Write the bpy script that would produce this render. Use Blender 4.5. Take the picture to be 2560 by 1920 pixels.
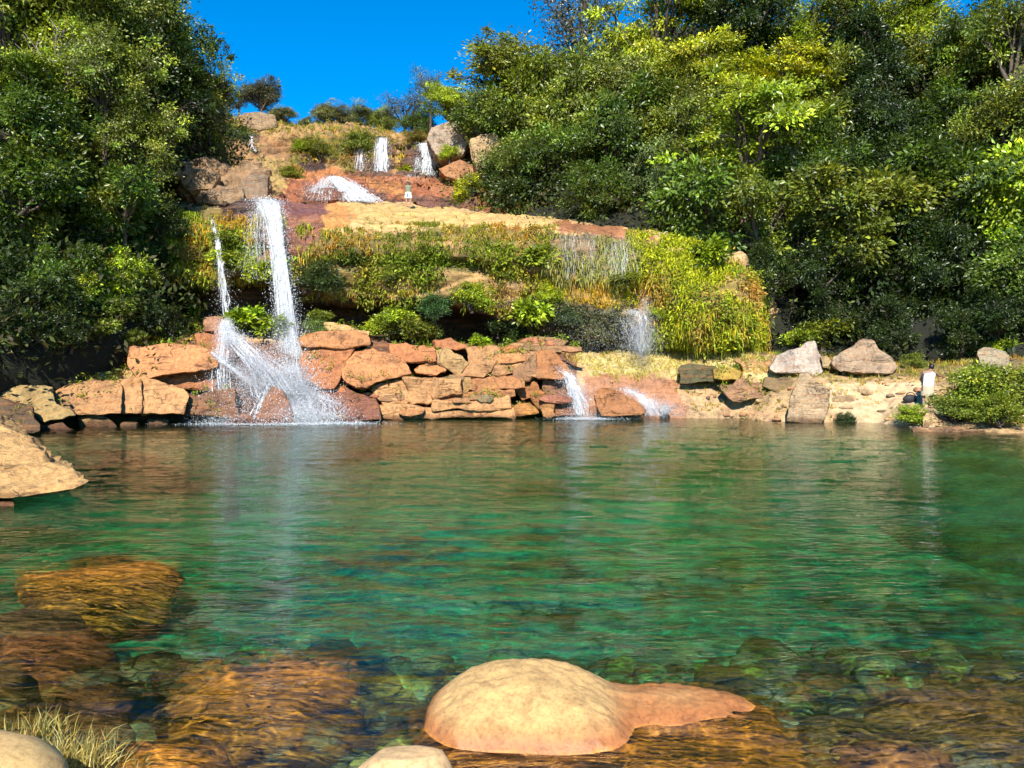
import bpy, bmesh, math, random
import numpy as np
from mathutils import Vector, Matrix, noise as mnoise
from mathutils.bvhtree import BVHTree

for o in list(bpy.data.objects):
    bpy.data.objects.remove(o)
sc = bpy.context.scene
COL = sc.collection

# ------------------------------------------------------------------ camera
F_PX = 1971.0            # focal length in pixels of the 2560 px wide picture
CAM_H = 2.5              # eye height over the water, metres
PITCH = math.atan(64 / F_PX)
cd = bpy.data.cameras.new('camera')
cam = bpy.data.objects.new('camera', cd)
COL.objects.link(cam)
cam.location = (0, 0, CAM_H)
cam.rotation_euler = (math.pi / 2 - PITCH, 0, 0)
cd.sensor_width = 36
cd.lens = 36 * F_PX / 2560
cd.clip_start = 0.05
cd.clip_end = 2000
sc.camera = cam

# ------------------------------------------------------------------ sky and sun
SUN_AZ, SUN_EL = math.radians(7), math.radians(42)      # behind the camera, to the left
to_sun = Vector((-math.sin(SUN_AZ) * math.cos(SUN_EL), -math.cos(SUN_AZ) * math.cos(SUN_EL), math.sin(SUN_EL)))
world = bpy.data.worlds.new('World')
sc.world = world
world.use_nodes = True
wn = world.node_tree
bg = wn.nodes['Background']
sky = wn.nodes.new('ShaderNodeTexSky')
sky.sky_type = 'NISHITA'
sky.sun_disc = False
sky.sun_elevation = SUN_EL
sky.sun_rotation = math.atan2(to_sun.x, to_sun.y)
sky.altitude = 1800
sky.air_density = 1.0
sky.dust_density = 0.0
sky.ozone_density = 2.2
hs = wn.nodes.new('ShaderNodeHueSaturation')
hs.inputs['Saturation'].default_value = 1.5
hs.inputs['Value'].default_value = 1.0
wn.links.new(sky.outputs[0], hs.inputs['Color'])
wn.links.new(hs.outputs[0], bg.inputs['Color'])
bg.inputs['Strength'].default_value = 0.12
sl = bpy.data.lights.new('sun', 'SUN')
sl.energy = 4.6
sl.angle = math.radians(0.5)
sl.color = (1.0, 0.955, 0.87)
so = bpy.data.objects.new('sun', sl)
COL.objects.link(so)
so.rotation_euler = to_sun.to_track_quat('Z', 'Y').to_euler()
sc.view_settings.view_transform = 'Standard'
sc.view_settings.look = 'None'
sc.view_settings.exposure = 1.0
sc.view_settings.gamma = 1.0
sc.view_settings.use_curve_mapping = False
cy = sc.cycles
cy.use_denoising = True
cy.adaptive_threshold = 0.025
cy.max_bounces = 8
cy.diffuse_bounces = 1
cy.glossy_bounces = 3
cy.transmission_bounces = 5
cy.transparent_max_bounces = 10
cy.volume_bounces = 0
cy.blur_glossy = 0.6
cy.sample_clamp_indirect = 6.0
cy.caustics_refractive = False
cy.caustics_reflective = False

# ------------------------------------------------------------------ numeric helpers
rng = np.random.default_rng(7)
CP, SP = math.cos(PITCH), math.sin(PITCH)


def W(px, py, D):
    """the point seen at photograph pixel (px,py) that stands D metres away (along Y)"""
    u, v = (px - 1280) / F_PX, (960 - py) / F_PX
    dy, dz = CP + v * SP, v * CP - SP
    return np.array([u * D / dy, D, CAM_H + dz * D / dy])


def proj(P):
    P = np.asarray(P, float)
    x, y, z = P[..., 0], P[..., 1], P[..., 2] - CAM_H
    d = y * CP - z * SP
    d = np.where(d < 0.1, 0.1, d)
    v = y * SP + z * CP
    return 1280 + F_PX * x / d, 960 - F_PX * v / d


def on_water(px, py):
    u, v = (px - 1280) / F_PX, (960 - py) / F_PX
    dy, dz = CP + v * SP, v * CP - SP
    t = -CAM_H / dz
    return np.array([u * t, dy * t, 0.0])


def vnoise(P, seed=0):
    P = np.asarray(P, float)
    I = np.floor(P).astype(np.int64)
    f = P - I
    u = f * f * (3 - 2 * f)
    out = 0
    for dx in (0, 1):
        for dy in (0, 1):
            for dz in (0, 1):
                h = ((I[..., 0] + dx) * 374761393 + (I[..., 1] + dy) * 668265263 + (I[..., 2] + dz) * 1440662683 + seed * 974634777) & 0xffffffff
                h = ((h ^ (h >> 13)) * 1274126177) & 0xffffffff
                h = h ^ (h >> 16)
                w = (u[..., 0] if dx else 1 - u[..., 0]) * (u[..., 1] if dy else 1 - u[..., 1]) * (u[..., 2] if dz else 1 - u[..., 2])
                out = out + w * (h / 4294967296.0)
    return out * 2 - 1


def fbm(P, octaves=4, seed=0, gain=0.5):
    P = np.asarray(P, float)
    a, s, tot = 1.0, 0, 0
    for k in range(octaves):
        s = s + a * vnoise(P * 2.03 ** k + k * 17.3, seed + k)
        tot += a
        a *= gain
    return s / tot


def in_poly(x, y, poly):
    inside = np.zeros(np.shape(x), bool)
    n = len(poly)
    j = n - 1
    for i in range(n):
        xi, yi = poly[i]
        xj, yj = poly[j]
        c = ((yi > y) != (yj > y)) & (x < (xj - xi) * (y - yi) / ((yj - yi) or 1e-9) + xi)
        inside ^= c
        j = i
    return inside


def mesh_np(name, V, Fc, smooth=True):
    V = np.ascontiguousarray(V, np.float32)
    Fc = np.ascontiguousarray(Fc, np.int32)
    k = Fc.shape[1]
    m = bpy.data.meshes.new(name)
    m.vertices.add(len(V))
    m.vertices.foreach_set('co', V.ravel())
    m.loops.add(Fc.size)
    m.loops.foreach_set('vertex_index', Fc.ravel())
    m.polygons.add(len(Fc))
    m.polygons.foreach_set('loop_start', np.arange(0, Fc.size, k, dtype=np.int32))
    m.update(calc_edges=True)
    if smooth:
        m.polygons.foreach_set('use_smooth', np.ones(len(Fc), bool))
    m.update()
    return m


def set_col(m, C):
    C = np.asarray(C, np.float32)
    if C.shape[1] == 3:
        C = np.concatenate([C, np.ones((len(C), 1), np.float32)], 1)
    a = m.color_attributes.new('col', 'FLOAT_COLOR', 'POINT')
    a.data.foreach_set('color', np.ascontiguousarray(C).ravel())


def link(name, m, mat=None, parent=None):
    o = bpy.data.objects.new(name, m)
    COL.objects.link(o)
    if mat is not None and m is not None and len(m.materials) == 0:
        m.materials.append(mat)
    if parent is not None:
        o.parent = parent
    return o


def tag(o, label=None, cat=None, group=None, kind=None):
    if label:
        o['label'] = label
    if cat:
        o['category'] = cat
    if group:
        o['group'] = group
    if kind:
        o['kind'] = kind
    return o


def empty(name, loc):
    e = bpy.data.objects.new(name, None)
    e.location = [float(c) for c in loc]
    e.empty_display_size = 0.3
    COL.objects.link(e)
    return e


def grid_faces(nx, ny):
    i = np.arange((ny - 1) * (nx - 1))
    a = (i // (nx - 1)) * nx + i % (nx - 1)
    return np.stack([a, a + 1, a + 1 + nx, a + nx], -1)


def grid_normals(G):
    du = np.gradient(G, axis=1)
    dv = np.gradient(G, axis=0)
    n = np.cross(du, dv)
    return n / (np.linalg.norm(n, axis=-1, keepdims=True) + 1e-9)


# ------------------------------------------------------------------ materials
def new_mat(name):
    m = bpy.data.materials.new(name)
    m.use_nodes = True
    nt = m.node_tree
    nt.nodes.clear()
    out = nt.nodes.new('ShaderNodeOutputMaterial')

    def N(t, **kw):
        n = nt.nodes.new(t)
        for k, v in kw.items():
            if k in n.inputs.keys():
                n.inputs[k].default_value = v
            else:
                setattr(n, k, v)
        return n
    return m, nt, out, N


def math_node(N, nt, op, a, b=None, clamp=False):
    n = N('ShaderNodeMath', operation=op)
    n.use_clamp = clamp
    for i, x in enumerate((a, b)):
        if x is None:
            continue
        if isinstance(x, (int, float)):
            n.inputs[i].default_value = x
        else:
            nt.links.new(x, n.inputs[i])
    return n.outputs[0]


def ramp(N, nt, fac, stops):
    n = N('ShaderNodeValToRGB')
    e = n.color_ramp.elements
    while len(e) < len(stops):
        e.new(0.5)
    for el, (p, c) in zip(e, stops):
        el.position = p
        el.color = (*c, 1) if len(c) == 3 else c
    nt.links.new(fac, n.inputs[0])
    return n.outputs[0]


def mixc(N, nt, fac, a, b, mode='MIX'):
    n = N('ShaderNodeMix', data_type='RGBA', blend_type=mode)
    for s, x in ((n.inputs[0], fac), (n.inputs[6], a), (n.inputs[7], b)):
        if isinstance(x, (int, float)):
            s.default_value = x
        elif isinstance(x, tuple):
            s.default_value = (*x, 1)
        else:
            nt.links.new(x, s)
    return n.outputs[2]


def tex_noise(N, nt, vec, scale, detail=6, rough=0.6, dist=0.0):
    n = N('ShaderNodeTexNoise')
    n.inputs['Scale'].default_value = scale
    n.inputs['Detail'].default_value = detail
    n.inputs['Roughness'].default_value = rough
    n.inputs['Distortion'].default_value = dist
    nt.links.new(vec, n.inputs['Vector'])
    return n.outputs['Fac']


def mapping(N, nt, vec, scale):
    n = N('ShaderNodeMapping')
    n.inputs['Scale'].default_value = scale
    nt.links.new(vec, n.inputs['Vector'])
    return n.outputs[0]


def rock_material(name, use_attr, scale=1.0, rough=0.8, crust=0.45, bump=0.5, ochre=0.35, fine=1.0, streak=0.0, crack_amt=0.7, mark=False):
    """weathered sandstone; colour from the object (or from the sheet's own painted rock colours)"""
    m, nt, out, N = new_mat(name)
    geo = N('ShaderNodeNewGeometry')
    pos = geo.outputs['Position']
    if use_attr:
        at = N('ShaderNodeAttribute', attribute_name='col')
        base, alpha = at.outputs['Color'], at.outputs['Alpha']
    else:
        oi = N('ShaderNodeObjectInfo')
        base, alpha = oi.outputs['Color'], oi.outputs['Alpha']
    n1 = tex_noise(N, nt, pos, 1.3 * scale, 8, 0.62, 0.4)
    n2 = tex_noise(N, nt, pos, 7.0 * scale, 6, 0.7)
    n3 = tex_noise(N, nt, pos, 42.0 * scale * fine, 4, 0.7)
    strat = tex_noise(N, nt, mapping(N, nt, pos, (0.5, 0.5, 5.0)), 1.6 * scale, 6, 0.65, 0.6)
    vert = tex_noise(N, nt, mapping(N, nt, pos, (4.0, 4.0, 0.35)), 1.2 * scale, 5, 0.6, 0.3)
    c = mixc(N, nt, 1.0, base, ramp(N, nt, n1, [(0.22, (0.45, 0.40, 0.38)), (0.5, (1, 1, 1)), (0.78, (1.3, 1.25, 1.15))]), 'MULTIPLY')
    c = mixc(N, nt, 1.0, c, ramp(N, nt, n2, [(0.28, (0.6, 0.55, 0.5)), (0.5, (1, 1, 1)), (0.75, (1.22, 1.2, 1.15))]), 'MULTIPLY')
    c = mixc(N, nt, 1.0, c, ramp(N, nt, n3, [(0.3, (0.78, 0.76, 0.74)), (0.5, (1, 1, 1)), (0.72, (1.18, 1.18, 1.18))]), 'MULTIPLY')
    c = mixc(N, nt, ramp(N, nt, strat, [(0.50, (0, 0, 0)), (0.62, (ochre,) * 3)]), c, (0.42, 0.15, 0.035))
    c = mixc(N, nt, ramp(N, nt, tex_noise(N, nt, pos, 2.6 * scale, 9, 0.75, 0.8), [(0.56, (0, 0, 0)), (0.68, (crust,) * 3)]), c, (0.07, 0.05, 0.035))
    if crust > 0:
        cr = math_node(N, nt, 'ABSOLUTE', math_node(N, nt, 'SUBTRACT', tex_noise(N, nt, mapping(N, nt, pos, (0.55, 0.55, 3.2)), 0.6 * scale, 5, 0.55, 0.7), 0.5))
        cv = math_node(N, nt, 'ABSOLUTE', math_node(N, nt, 'SUBTRACT', tex_noise(N, nt, mapping(N, nt, pos, (1.0, 1.0, 0.5)), 0.5 * scale, 4, 0.5, 0.5), 0.5))
        crack_ = math_node(N, nt, 'MINIMUM', cr, math_node(N, nt, 'ADD', cv, 0.004))
        crackm = ramp(N, nt, crack_, [(0.0, (0.1,) * 3), (0.005, (0.35,) * 3), (0.014, (1, 1, 1))])
        cmask = ramp(N, nt, tex_noise(N, nt, pos, 0.9 * scale, 3, 0.5), [(0.46, (0, 0, 0)), (0.62, (crack_amt,) * 3)])
        crackm = mixc(N, nt, cmask, (1.0, 1.0, 1.0), crackm)
        c = mixc(N, nt, 1.0, c, crackm, 'MULTIPLY')
    else:
        crackm = None
    if streak > 0:
        c = mixc(N, nt, ramp(N, nt, vert, [(0.52, (0, 0, 0)), (0.68, (streak,) * 3)]), c, (0.05, 0.035, 0.028))
    if mark:
        sz = N('ShaderNodeSeparateXYZ')
        nt.links.new(pos, sz.inputs[0])
        lev = math_node(N, nt, 'ADD', sz.outputs['Z'], math_node(N, nt, 'MULTIPLY', math_node(N, nt, 'SUBTRACT', n1, 0.5), 0.5))
        c = mixc(N, nt, 1.0, c, ramp(N, nt, lev, [(0.02, (0.38, 0.34, 0.32)), (0.16, (0.62, 0.58, 0.55)), (0.26, (1, 1, 1))]), 'MULTIPLY')
    b = N('ShaderNodeBsdfPrincipled')
    nt.links.new(c, b.inputs['Base Color'])
    rr = math_node(N, nt, 'MULTIPLY', alpha, rough)
    rr = math_node(N, nt, 'ADD', rr, math_node(N, nt, 'MULTIPLY', math_node(N, nt, 'SUBTRACT', n2, 0.5), 0.3), True)
    nt.links.new(rr, b.inputs['Roughness'])
    b.inputs['Specular IOR Level'].default_value = 0.4
    h = math_node(N, nt, 'ADD', math_node(N, nt, 'MULTIPLY', strat, 0.8), math_node(N, nt, 'ADD', n2, math_node(N, nt, 'MULTIPLY', n3, 0.25)))
    if crackm is not None:
        h = math_node(N, nt, 'ADD', h, crackm)
    bp = N('ShaderNodeBump')
    bp.inputs['Strength'].default_value = bump
    bp.inputs['Distance'].default_value = 0.12 / scale
    nt.links.new(h, bp.inputs['Height'])
    nt.links.new(bp.outputs[0], b.inputs['Normal'])
    nt.links.new(b.outputs[0], out.inputs[0])
    return m


M_ROCK = rock_material('sandstone', False, 1.3, 0.85, crust=0.55, bump=0.9, streak=0.4, mark=True)
M_SHEET = rock_material('cliff_rock', True, 0.8, 0.85, crust=0.5, ochre=0.3, bump=0.6, streak=0.45)
M_SHEET_UP = rock_material('upper_cliff_rock', True, 0.38, 0.85, crust=0.6, ochre=0.45, bump=0.8, streak=0.6)
M_BOULDER = rock_material('smooth_boulder', False, 3.0, 0.9, crust=0.0, bump=0.12, ochre=0.12, fine=2.0)


M_ALGAE = rock_material('algae_rock', False, 3.5, 0.9, crust=0.35, bump=0.4, ochre=0.3, fine=1.5, crack_amt=0.2)


def leaf_material(name, attr=False, trans=0.3, rough=0.42, spec=0.5):
    m, nt, out, N = new_mat(name)
    geo = N('ShaderNodeNewGeometry')
    if attr:
        at = N('ShaderNodeAttribute', attribute_name='col')
        base = at.outputs['Color']
    else:
        oi = N('ShaderNodeObjectInfo')
        at = N('ShaderNodeAttribute', attribute_name='col')
        base = mixc(N, nt, 1.0, oi.outputs['Color'], at.outputs['Color'], 'MULTIPLY')
    r = geo.outputs['Random Per Island']
    var = ramp(N, nt, r, [(0.0, (0.55, 0.6, 0.6)), (0.35, (0.9, 0.95, 0.9)), (0.75, (1.12, 1.12, 0.9)), (0.95, (1.35, 1.3, 0.8)), (1.0, (1.7, 1.35, 0.7))])
    c = mixc(N, nt, 1.0, base, var, 'MULTIPLY')
    b = N('ShaderNodeBsdfPrincipled')
    nt.links.new(c, b.inputs['Base Color'])
    b.inputs['Roughness'].default_value = rough
    b.inputs['Specular IOR Level'].default_value = spec
    t = N('ShaderNodeBsdfTranslucent')
    nt.links.new(mixc(N, nt, 1.0, c, (1.3, 1.25, 0.5), 'MULTIPLY'), t.inputs['Color'])
    mx = N('ShaderNodeMixShader')
    mx.inputs[0].default_value = trans
    nt.links.new(b.outputs[0], mx.inputs[1])
    nt.links.new(t.outputs[0], mx.inputs[2])
    nt.links.new(mx.outputs[0], out.inputs[0])
    return m


M_LEAF = leaf_material('foliage', trans=0.28, rough=0.36, spec=0.45)
M_GROUND_LEAF = leaf_material('ground_foliage', attr=True, trans=0.3, rough=0.55, spec=0.3)


def bark_material(name, c1, c2):
    m, nt, out, N = new_mat(name)
    geo = N('ShaderNodeNewGeometry')
    n = tex_noise(N, nt, mapping(N, nt, geo.outputs['Position'], (6, 6, 1.2)), 2.0, 6, 0.7, 0.5)
    b = N('ShaderNodeBsdfPrincipled')
    nt.links.new(ramp(N, nt, n, [(0.3, c1), (0.7, c2)]), b.inputs['Base Color'])
    b.inputs['Roughness'].default_value = 0.9
    bp = N('ShaderNodeBump')
    bp.inputs['Distance'].default_value = 0.04
    nt.links.new(n, bp.inputs['Height'])
    nt.links.new(bp.outputs[0], b.inputs['Normal'])
    nt.links.new(b.outputs[0], out.inputs[0])
    return m


M_BARK = bark_material('bark', (0.035, 0.025, 0.018), (0.14, 0.1, 0.07))
M_PALE_BARK = bark_material('pale_bark', (0.14, 0.11, 0.08), (0.36, 0.3, 0.23))


def soil_material():
    m, nt, out, N = new_mat('forest_floor')
    geo = N('ShaderNodeNewGeometry')
    n = tex_noise(N, nt, geo.outputs['Position'], 1.5, 8, 0.7)
    b = N('ShaderNodeBsdfPrincipled')
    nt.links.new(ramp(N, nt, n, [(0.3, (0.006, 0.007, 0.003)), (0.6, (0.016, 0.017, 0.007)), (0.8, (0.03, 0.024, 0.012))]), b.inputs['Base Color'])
    b.inputs['Roughness'].default_value = 1.0
    bp = N('ShaderNodeBump')
    bp.inputs['Distance'].default_value = 0.3
    nt.links.new(n, bp.inputs['Height'])
    nt.links.new(bp.outputs[0], b.inputs['Normal'])
    nt.links.new(b.outputs[0], out.inputs[0])
    return m


M_SOIL = soil_material()


def water_material():
    """clear water: refracting, with an added web of clear lines that throws caustic light on the shallows"""
    m, nt, out, N = new_mat('pool_water')
    geo = N('ShaderNodeNewGeometry')
    pos = geo.outputs['Position']
    n1 = tex_noise(N, nt, mapping(N, nt, pos, (0.7, 2.2, 1.0)), 4.6, 3, 0.5, 0.6)
    bp = N('ShaderNodeBump')
    bp.inputs['Strength'].default_value = 1.0
    bp.inputs['Distance'].default_value = 0.018
    nt.links.new(n1, bp.inputs['Height'])
    g = N('ShaderNodeBsdfGlass')
    g.inputs['IOR'].default_value = 1.333
    g.inputs['Roughness'].default_value = 0.0
    nt.links.new(bp.outputs[0], g.inputs['Normal'])
    gl = N('ShaderNodeBsdfGlossy')
    gl.inputs['Roughness'].default_value = 0.0
    nt.links.new(bp.outputs[0], gl.inputs['Normal'])
    fr = N('ShaderNodeFresnel')
    fr.inputs['IOR'].default_value = 1.333
    nt.links.new(bp.outputs[0], fr.inputs['Normal'])
    tr = N('ShaderNodeBsdfTransparent')
    thin = N('ShaderNodeMixShader')
    nt.links.new(fr.outputs[0], thin.inputs[0])
    nt.links.new(tr.outputs[0], thin.inputs[1])
    nt.links.new(gl.outputs[0], thin.inputs[2])
    # added line mask: patterns sunlight on the bed, standing in for focused caustics
    wn_ = N('ShaderNodeTexNoise')
    wn_.inputs['Scale'].default_value = 3.0
    wn_.inputs['Detail'].default_value = 2
    nt.links.new(pos, wn_.inputs['Vector'])
    wv = N('ShaderNodeVectorMath', operation='MULTIPLY_ADD')
    nt.links.new(wn_.outputs['Color'], wv.inputs[0])
    wv.inputs[1].default_value = (0.34, 0.34, 0.0)
    nt.links.new(pos, wv.inputs[2])
    crest = None  # drawn caustic lines, unrelated to the wave heights
    for sc_, wid in ((3.4, 0.14), (7.5, 0.17)):
        v = N('ShaderNodeTexVoronoi', feature='DISTANCE_TO_EDGE')
        v.voronoi_dimensions = '2D'
        v.inputs['Scale'].default_value = sc_
        nt.links.new(wv.outputs[0], v.inputs['Vector'])
        l = ramp(N, nt, v.outputs['Distance'], [(0.0, (1, 1, 1)), (wid * 0.35, (0.45,) * 3), (wid, (0.0,) * 3)])
        crest = l if crest is None else math_node(N, nt, 'MAXIMUM', crest, math_node(N, nt, 'MULTIPLY', l, 0.55))
    sep = N('ShaderNodeSeparateXYZ')
    nt.links.new(pos, sep.inputs[0])
    mr = N('ShaderNodeMapRange')
    mr.inputs['From Min'].default_value = 8.0
    mr.inputs['From Max'].default_value = 16.0
    mr.inputs['To Min'].default_value = 1.0
    mr.inputs['To Max'].default_value = 0.0
    nt.links.new(sep.outputs['Y'], mr.inputs['Value'])
    near_f = math_node(N, nt, 'MULTIPLY', math_node(N, nt, 'ADD', math_node(N, nt, 'MULTIPLY', crest, 0.66), 0.34), mr.outputs[0])
    far_f = math_node(N, nt, 'MULTIPLY', math_node(N, nt, 'SUBTRACT', 1.0, mr.outputs[0]), 0.62)
    fac = math_node(N, nt, 'ADD', near_f, far_f, True)
    mx = N('ShaderNodeMixShader')
    nt.links.new(fac, mx.inputs[0])
    nt.links.new(g.outputs[0], mx.inputs[1])
    nt.links.new(thin.outputs[0], mx.inputs[2])
    nt.links.new(mx.outputs[0], out.inputs[0])
    va = N('ShaderNodeVolumeAbsorption')
    va.inputs['Color'].default_value = (0.06, 0.88, 0.68, 1)
    va.inputs['Density'].default_value = 0.19
    nt.links.new(va.outputs[0], out.inputs['Volume'])
    return m


M_WATER = water_material()


def whitewater_material(name, alpha, col=(0.92, 0.94, 0.96), broken=False):
    m, nt, out, N = new_mat(name)
    b = N('ShaderNodeBsdfPrincipled')
    b.inputs['Base Color'].default_value = (*col, 1)
    b.inputs['Roughness'].default_value = 0.25
    t = N('ShaderNodeBsdfTranslucent')
    t.inputs['Color'].default_value = (*col, 1)
    mx = N('ShaderNodeMixShader')
    mx.inputs[0].default_value = 0.35
    nt.links.new(b.outputs[0], mx.inputs[1])
    nt.links.new(t.outputs[0], mx.inputs[2])
    tr = N('ShaderNodeBsdfTransparent')
    m2 = N('ShaderNodeMixShader')
    if broken:
        geo = N('ShaderNodeNewGeometry')
        nz = tex_noise(N, nt, mapping(N, nt, geo.outputs['Position'], (9.0, 9.0, 2.2)), 1.0, 5, 0.7, 0.6)
        nt.links.new(ramp(N, nt, nz, [(0.36, (0.06,) * 3), (0.5, (alpha * 0.8,) * 3), (0.62, (min(1.0, alpha * 1.7),) * 3)]), m2.inputs[0])
    else:
        m2.inputs[0].default_value = alpha
    nt.links.new(tr.outputs[0], m2.inputs[1])
    nt.links.new(mx.outputs[0], m2.inputs[2])
    nt.links.new(m2.outputs[0], out.inputs[0])
    return m


M_FALL = whitewater_material('falling_water', 0.5, broken=True)
M_SPRAY = whitewater_material('spray_drops', 0.8)


def plain(name, col, rough=0.7, var=0.25, scale=20.0):
    m, nt, out, N = new_mat(name)
    geo = N('ShaderNodeNewGeometry')
    n = tex_noise(N, nt, geo.outputs['Position'], scale, 4, 0.6)
    b = N('ShaderNodeBsdfPrincipled')
    lo = tuple(c * (1 - var) for c in col)
    hi = tuple(min(1, c * (1 + var)) for c in col)
    nt.links.new(ramp(N, nt, n, [(0.3, lo), (0.7, hi)]), b.inputs['Base Color'])
    b.inputs['Roughness'].default_value = rough
    nt.links.new(b.outputs[0], out.inputs[0])
    return m


# ------------------------------------------------------------------ setting: sheets of ground and rock
def sheet(name, cols, nu, seg, noise_amp=0.25, strata=0.25, seed=1, paint=None, mat=None, fine=0.06, nscale=0.55, label=None, bulge=False):
    """cols: {px: [(py or None, D, z or None) ...stations]}; a rock sheet traced station by station at real distances"""
    keys = sorted(cols)
    K = np.array([[W(k, s[0], s[1]) if s[0] is not None else np.array([W(k, 960, s[1])[0], s[1], s[2]]) for s in cols[k]] for k in keys])
    ks = np.array(keys, float)
    us = np.linspace(ks[0], ks[-1], nu)
    S = K.shape[1]
    C = np.zeros((nu, S, 3))
    idx = np.clip(np.searchsorted(ks, us, 'right') - 1, 0, len(ks) - 2)
    t = ((us - ks[idx]) / (ks[idx + 1] - ks[idx]))[:, None, None]
    p0, p1, p2, p3 = K[np.clip(idx - 1, 0, None)], K[idx], K[idx + 1], K[np.clip(idx + 2, None, len(ks) - 1)]
    cr = 0.5 * ((2 * p1) + (-p0 + p2) * t + (2 * p0 - 5 * p1 + 4 * p2 - p3) * t ** 2 + (-p0 + 3 * p1 - 3 * p2 + p3) * t ** 3)
    C = 0.6 * cr + 0.4 * (p1 * (1 - t) + p2 * t)
    rows = []
    for s in range(S - 1):
        n = seg[s]
        for q in range(n):
            a = q / n
            rows.append(C[:, s] * (1 - a) + C[:, s + 1] * a)
    rows.append(C[:, -1])
    G = np.array(rows)
    for _ in range(2):                      # round the traced profile a little
        G[1:-1] = 0.25 * G[:-2] + 0.5 * G[1:-1] + 0.25 * G[2:]
    n = grid_normals(G)
    P = G.copy()
    d = noise_amp * fbm(P * nscale, 5, seed)
    if strata:
        zz = P[..., 2] * 1.35 + 1.2 * fbm(P * np.array([0.18, 0.18, 0.5]), 3, seed + 9)
        fr = zz - np.floor(zz)
        d = d + strata * (np.clip(fr * 3.0, 0, 1) - 0.5) * (0.6 + 0.6 * vnoise(P * 0.4, seed + 5))
    if bulge:
        d = d + 0.9 * fbm(P * np.array([0.75, 0.75, 0.45]), 3, seed + 13) * np.clip((proj(P)[0] - 1500) / 150, 0, 1) * np.clip((proj(P)[1] - 560) / 40, 0, 1) * np.clip((870 - proj(P)[1]) / 30, 0, 1)
    d = d + fine * fbm(P * 3.1, 4, seed + 3)
    G = G + n * d[..., None]
    V = G.reshape(-1, 3)
    m = mesh_np(name, V, grid_faces(nu, len(rows)))
    if paint is not None:
        set_col(m, paint(V))
    o = link(name, m, mat)
    tag(o, label, None, None, 'structure')
    return o


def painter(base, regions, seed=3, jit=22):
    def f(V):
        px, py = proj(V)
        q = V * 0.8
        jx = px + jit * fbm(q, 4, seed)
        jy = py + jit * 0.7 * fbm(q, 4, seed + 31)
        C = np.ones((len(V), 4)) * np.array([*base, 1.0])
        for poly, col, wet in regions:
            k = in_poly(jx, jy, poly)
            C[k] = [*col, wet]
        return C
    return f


# pool bed ------------------------------------------------------------------
def bed_z(X, Y):
    base = np.interp(Y, [-6, 1.0, 2.6, 3.6, 5.0, 7.0, 10.0, 15.0, 24.0, 30.0], [1.4, 0.75, 0.25, -0.25, -0.7, -1.1, -1.9, -3.4, -4.2, -3.6])
    left = np.clip((-X - 1.5) / 4.0, 0, 1) * np.clip((13 - Y) / 5.0, 0, 1)
    right = np.clip((X - 2.6) / 2.5, 0, 1) * np.clip((8.5 - Y) / 3.0, 0, 1)
    base = base + 0.42 * left * np.clip((Y - 3.5) / 2, 0, 1) + 0.42 * right * np.clip((Y - 3.5) / 1.5, 0, 1)
    dark = np.clip((X - 1) / 5.0, 0, 1) * np.exp(-((Y - 9.5) / 3.2) ** 2)
    base = base + 0.35 * dark
    P = np.stack([X, Y, 0 * X], -1)
    return base + 0.30 * fbm(P * 0.7, 4, 40) + 0.08 * fbm(P * 3.0, 3, 41)


def build_bed():
    ys = np.concatenate([np.linspace(-6, 3, 20)[:-1], np.linspace(3, 13, 220), np.linspace(13.1, 36, 60)])
    nx = 210
    u = np.linspace(-1, 1, nx)
    xs = np.sign(u) * (np.abs(u) ** 1.5) * 34
    X, Y = np.meshgrid(xs, ys)
    Z = bed_z(X, Y)
    V = np.stack([X, Y, Z], -1).reshape(-1, 3)
    m = mesh_np('pool_bed', V, grid_faces(nx, len(ys)))
    n1 = fbm(V * np.array([0.45, 0.6, 0]) + 3, 5, 60)
    n2 = fbm(V * np.array([2.2, 2.2, 0]) + 9, 4, 61)
    sand = np.array([0.64, 0.70, 0.46])
    algae = np.array([0.14, 0.12, 0.04])
    brown = np.array([0.50, 0.24, 0.045])
    gold = np.array([0.66, 0.50, 0.08])
    dark = np.clip((V[:, 0] - 0) / 5.0, 0, 1) * np.exp(-((V[:, 1] - 9.0) / 3.6) ** 2) * 0.8
    near = np.clip((10.0 - V[:, 1]) / 3.0, 0, 1)
    leftness = np.clip((-V[:, 0] - 1.0) / 3, 0, 1) * np.clip((14 - V[:, 1]) / 4, 0, 1)
    a = np.clip((n1 + 0.6 * n2 + dark + 0.45 * leftness + 0.2 * near - 0.10) * 4, 0, 1)[:, None]
    warm = np.clip((near + leftness), 0, 1)[:, None]
    c = sand * (1 - a) + algae * a
    g = np.clip((n2 * 1.2 + 0.3 * n1) * 3, 0, 1)[:, None]
    c = c * (1 - warm * 0.88) + warm * 0.88 * ((brown * (1 - g) + gold * g) * (1 - 0.55 * a))
    set_col(m, c)
    o = link('pool_bed', m, rock_material('bed_stone', True, 2.2, 0.9, crust=0.4, bump=0.4, ochre=0.2, crack_amt=0.2))
    tag(o, 'algae stained stony bed of the clear pool', None, None, 'structure')
    return o


build_bed()


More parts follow.
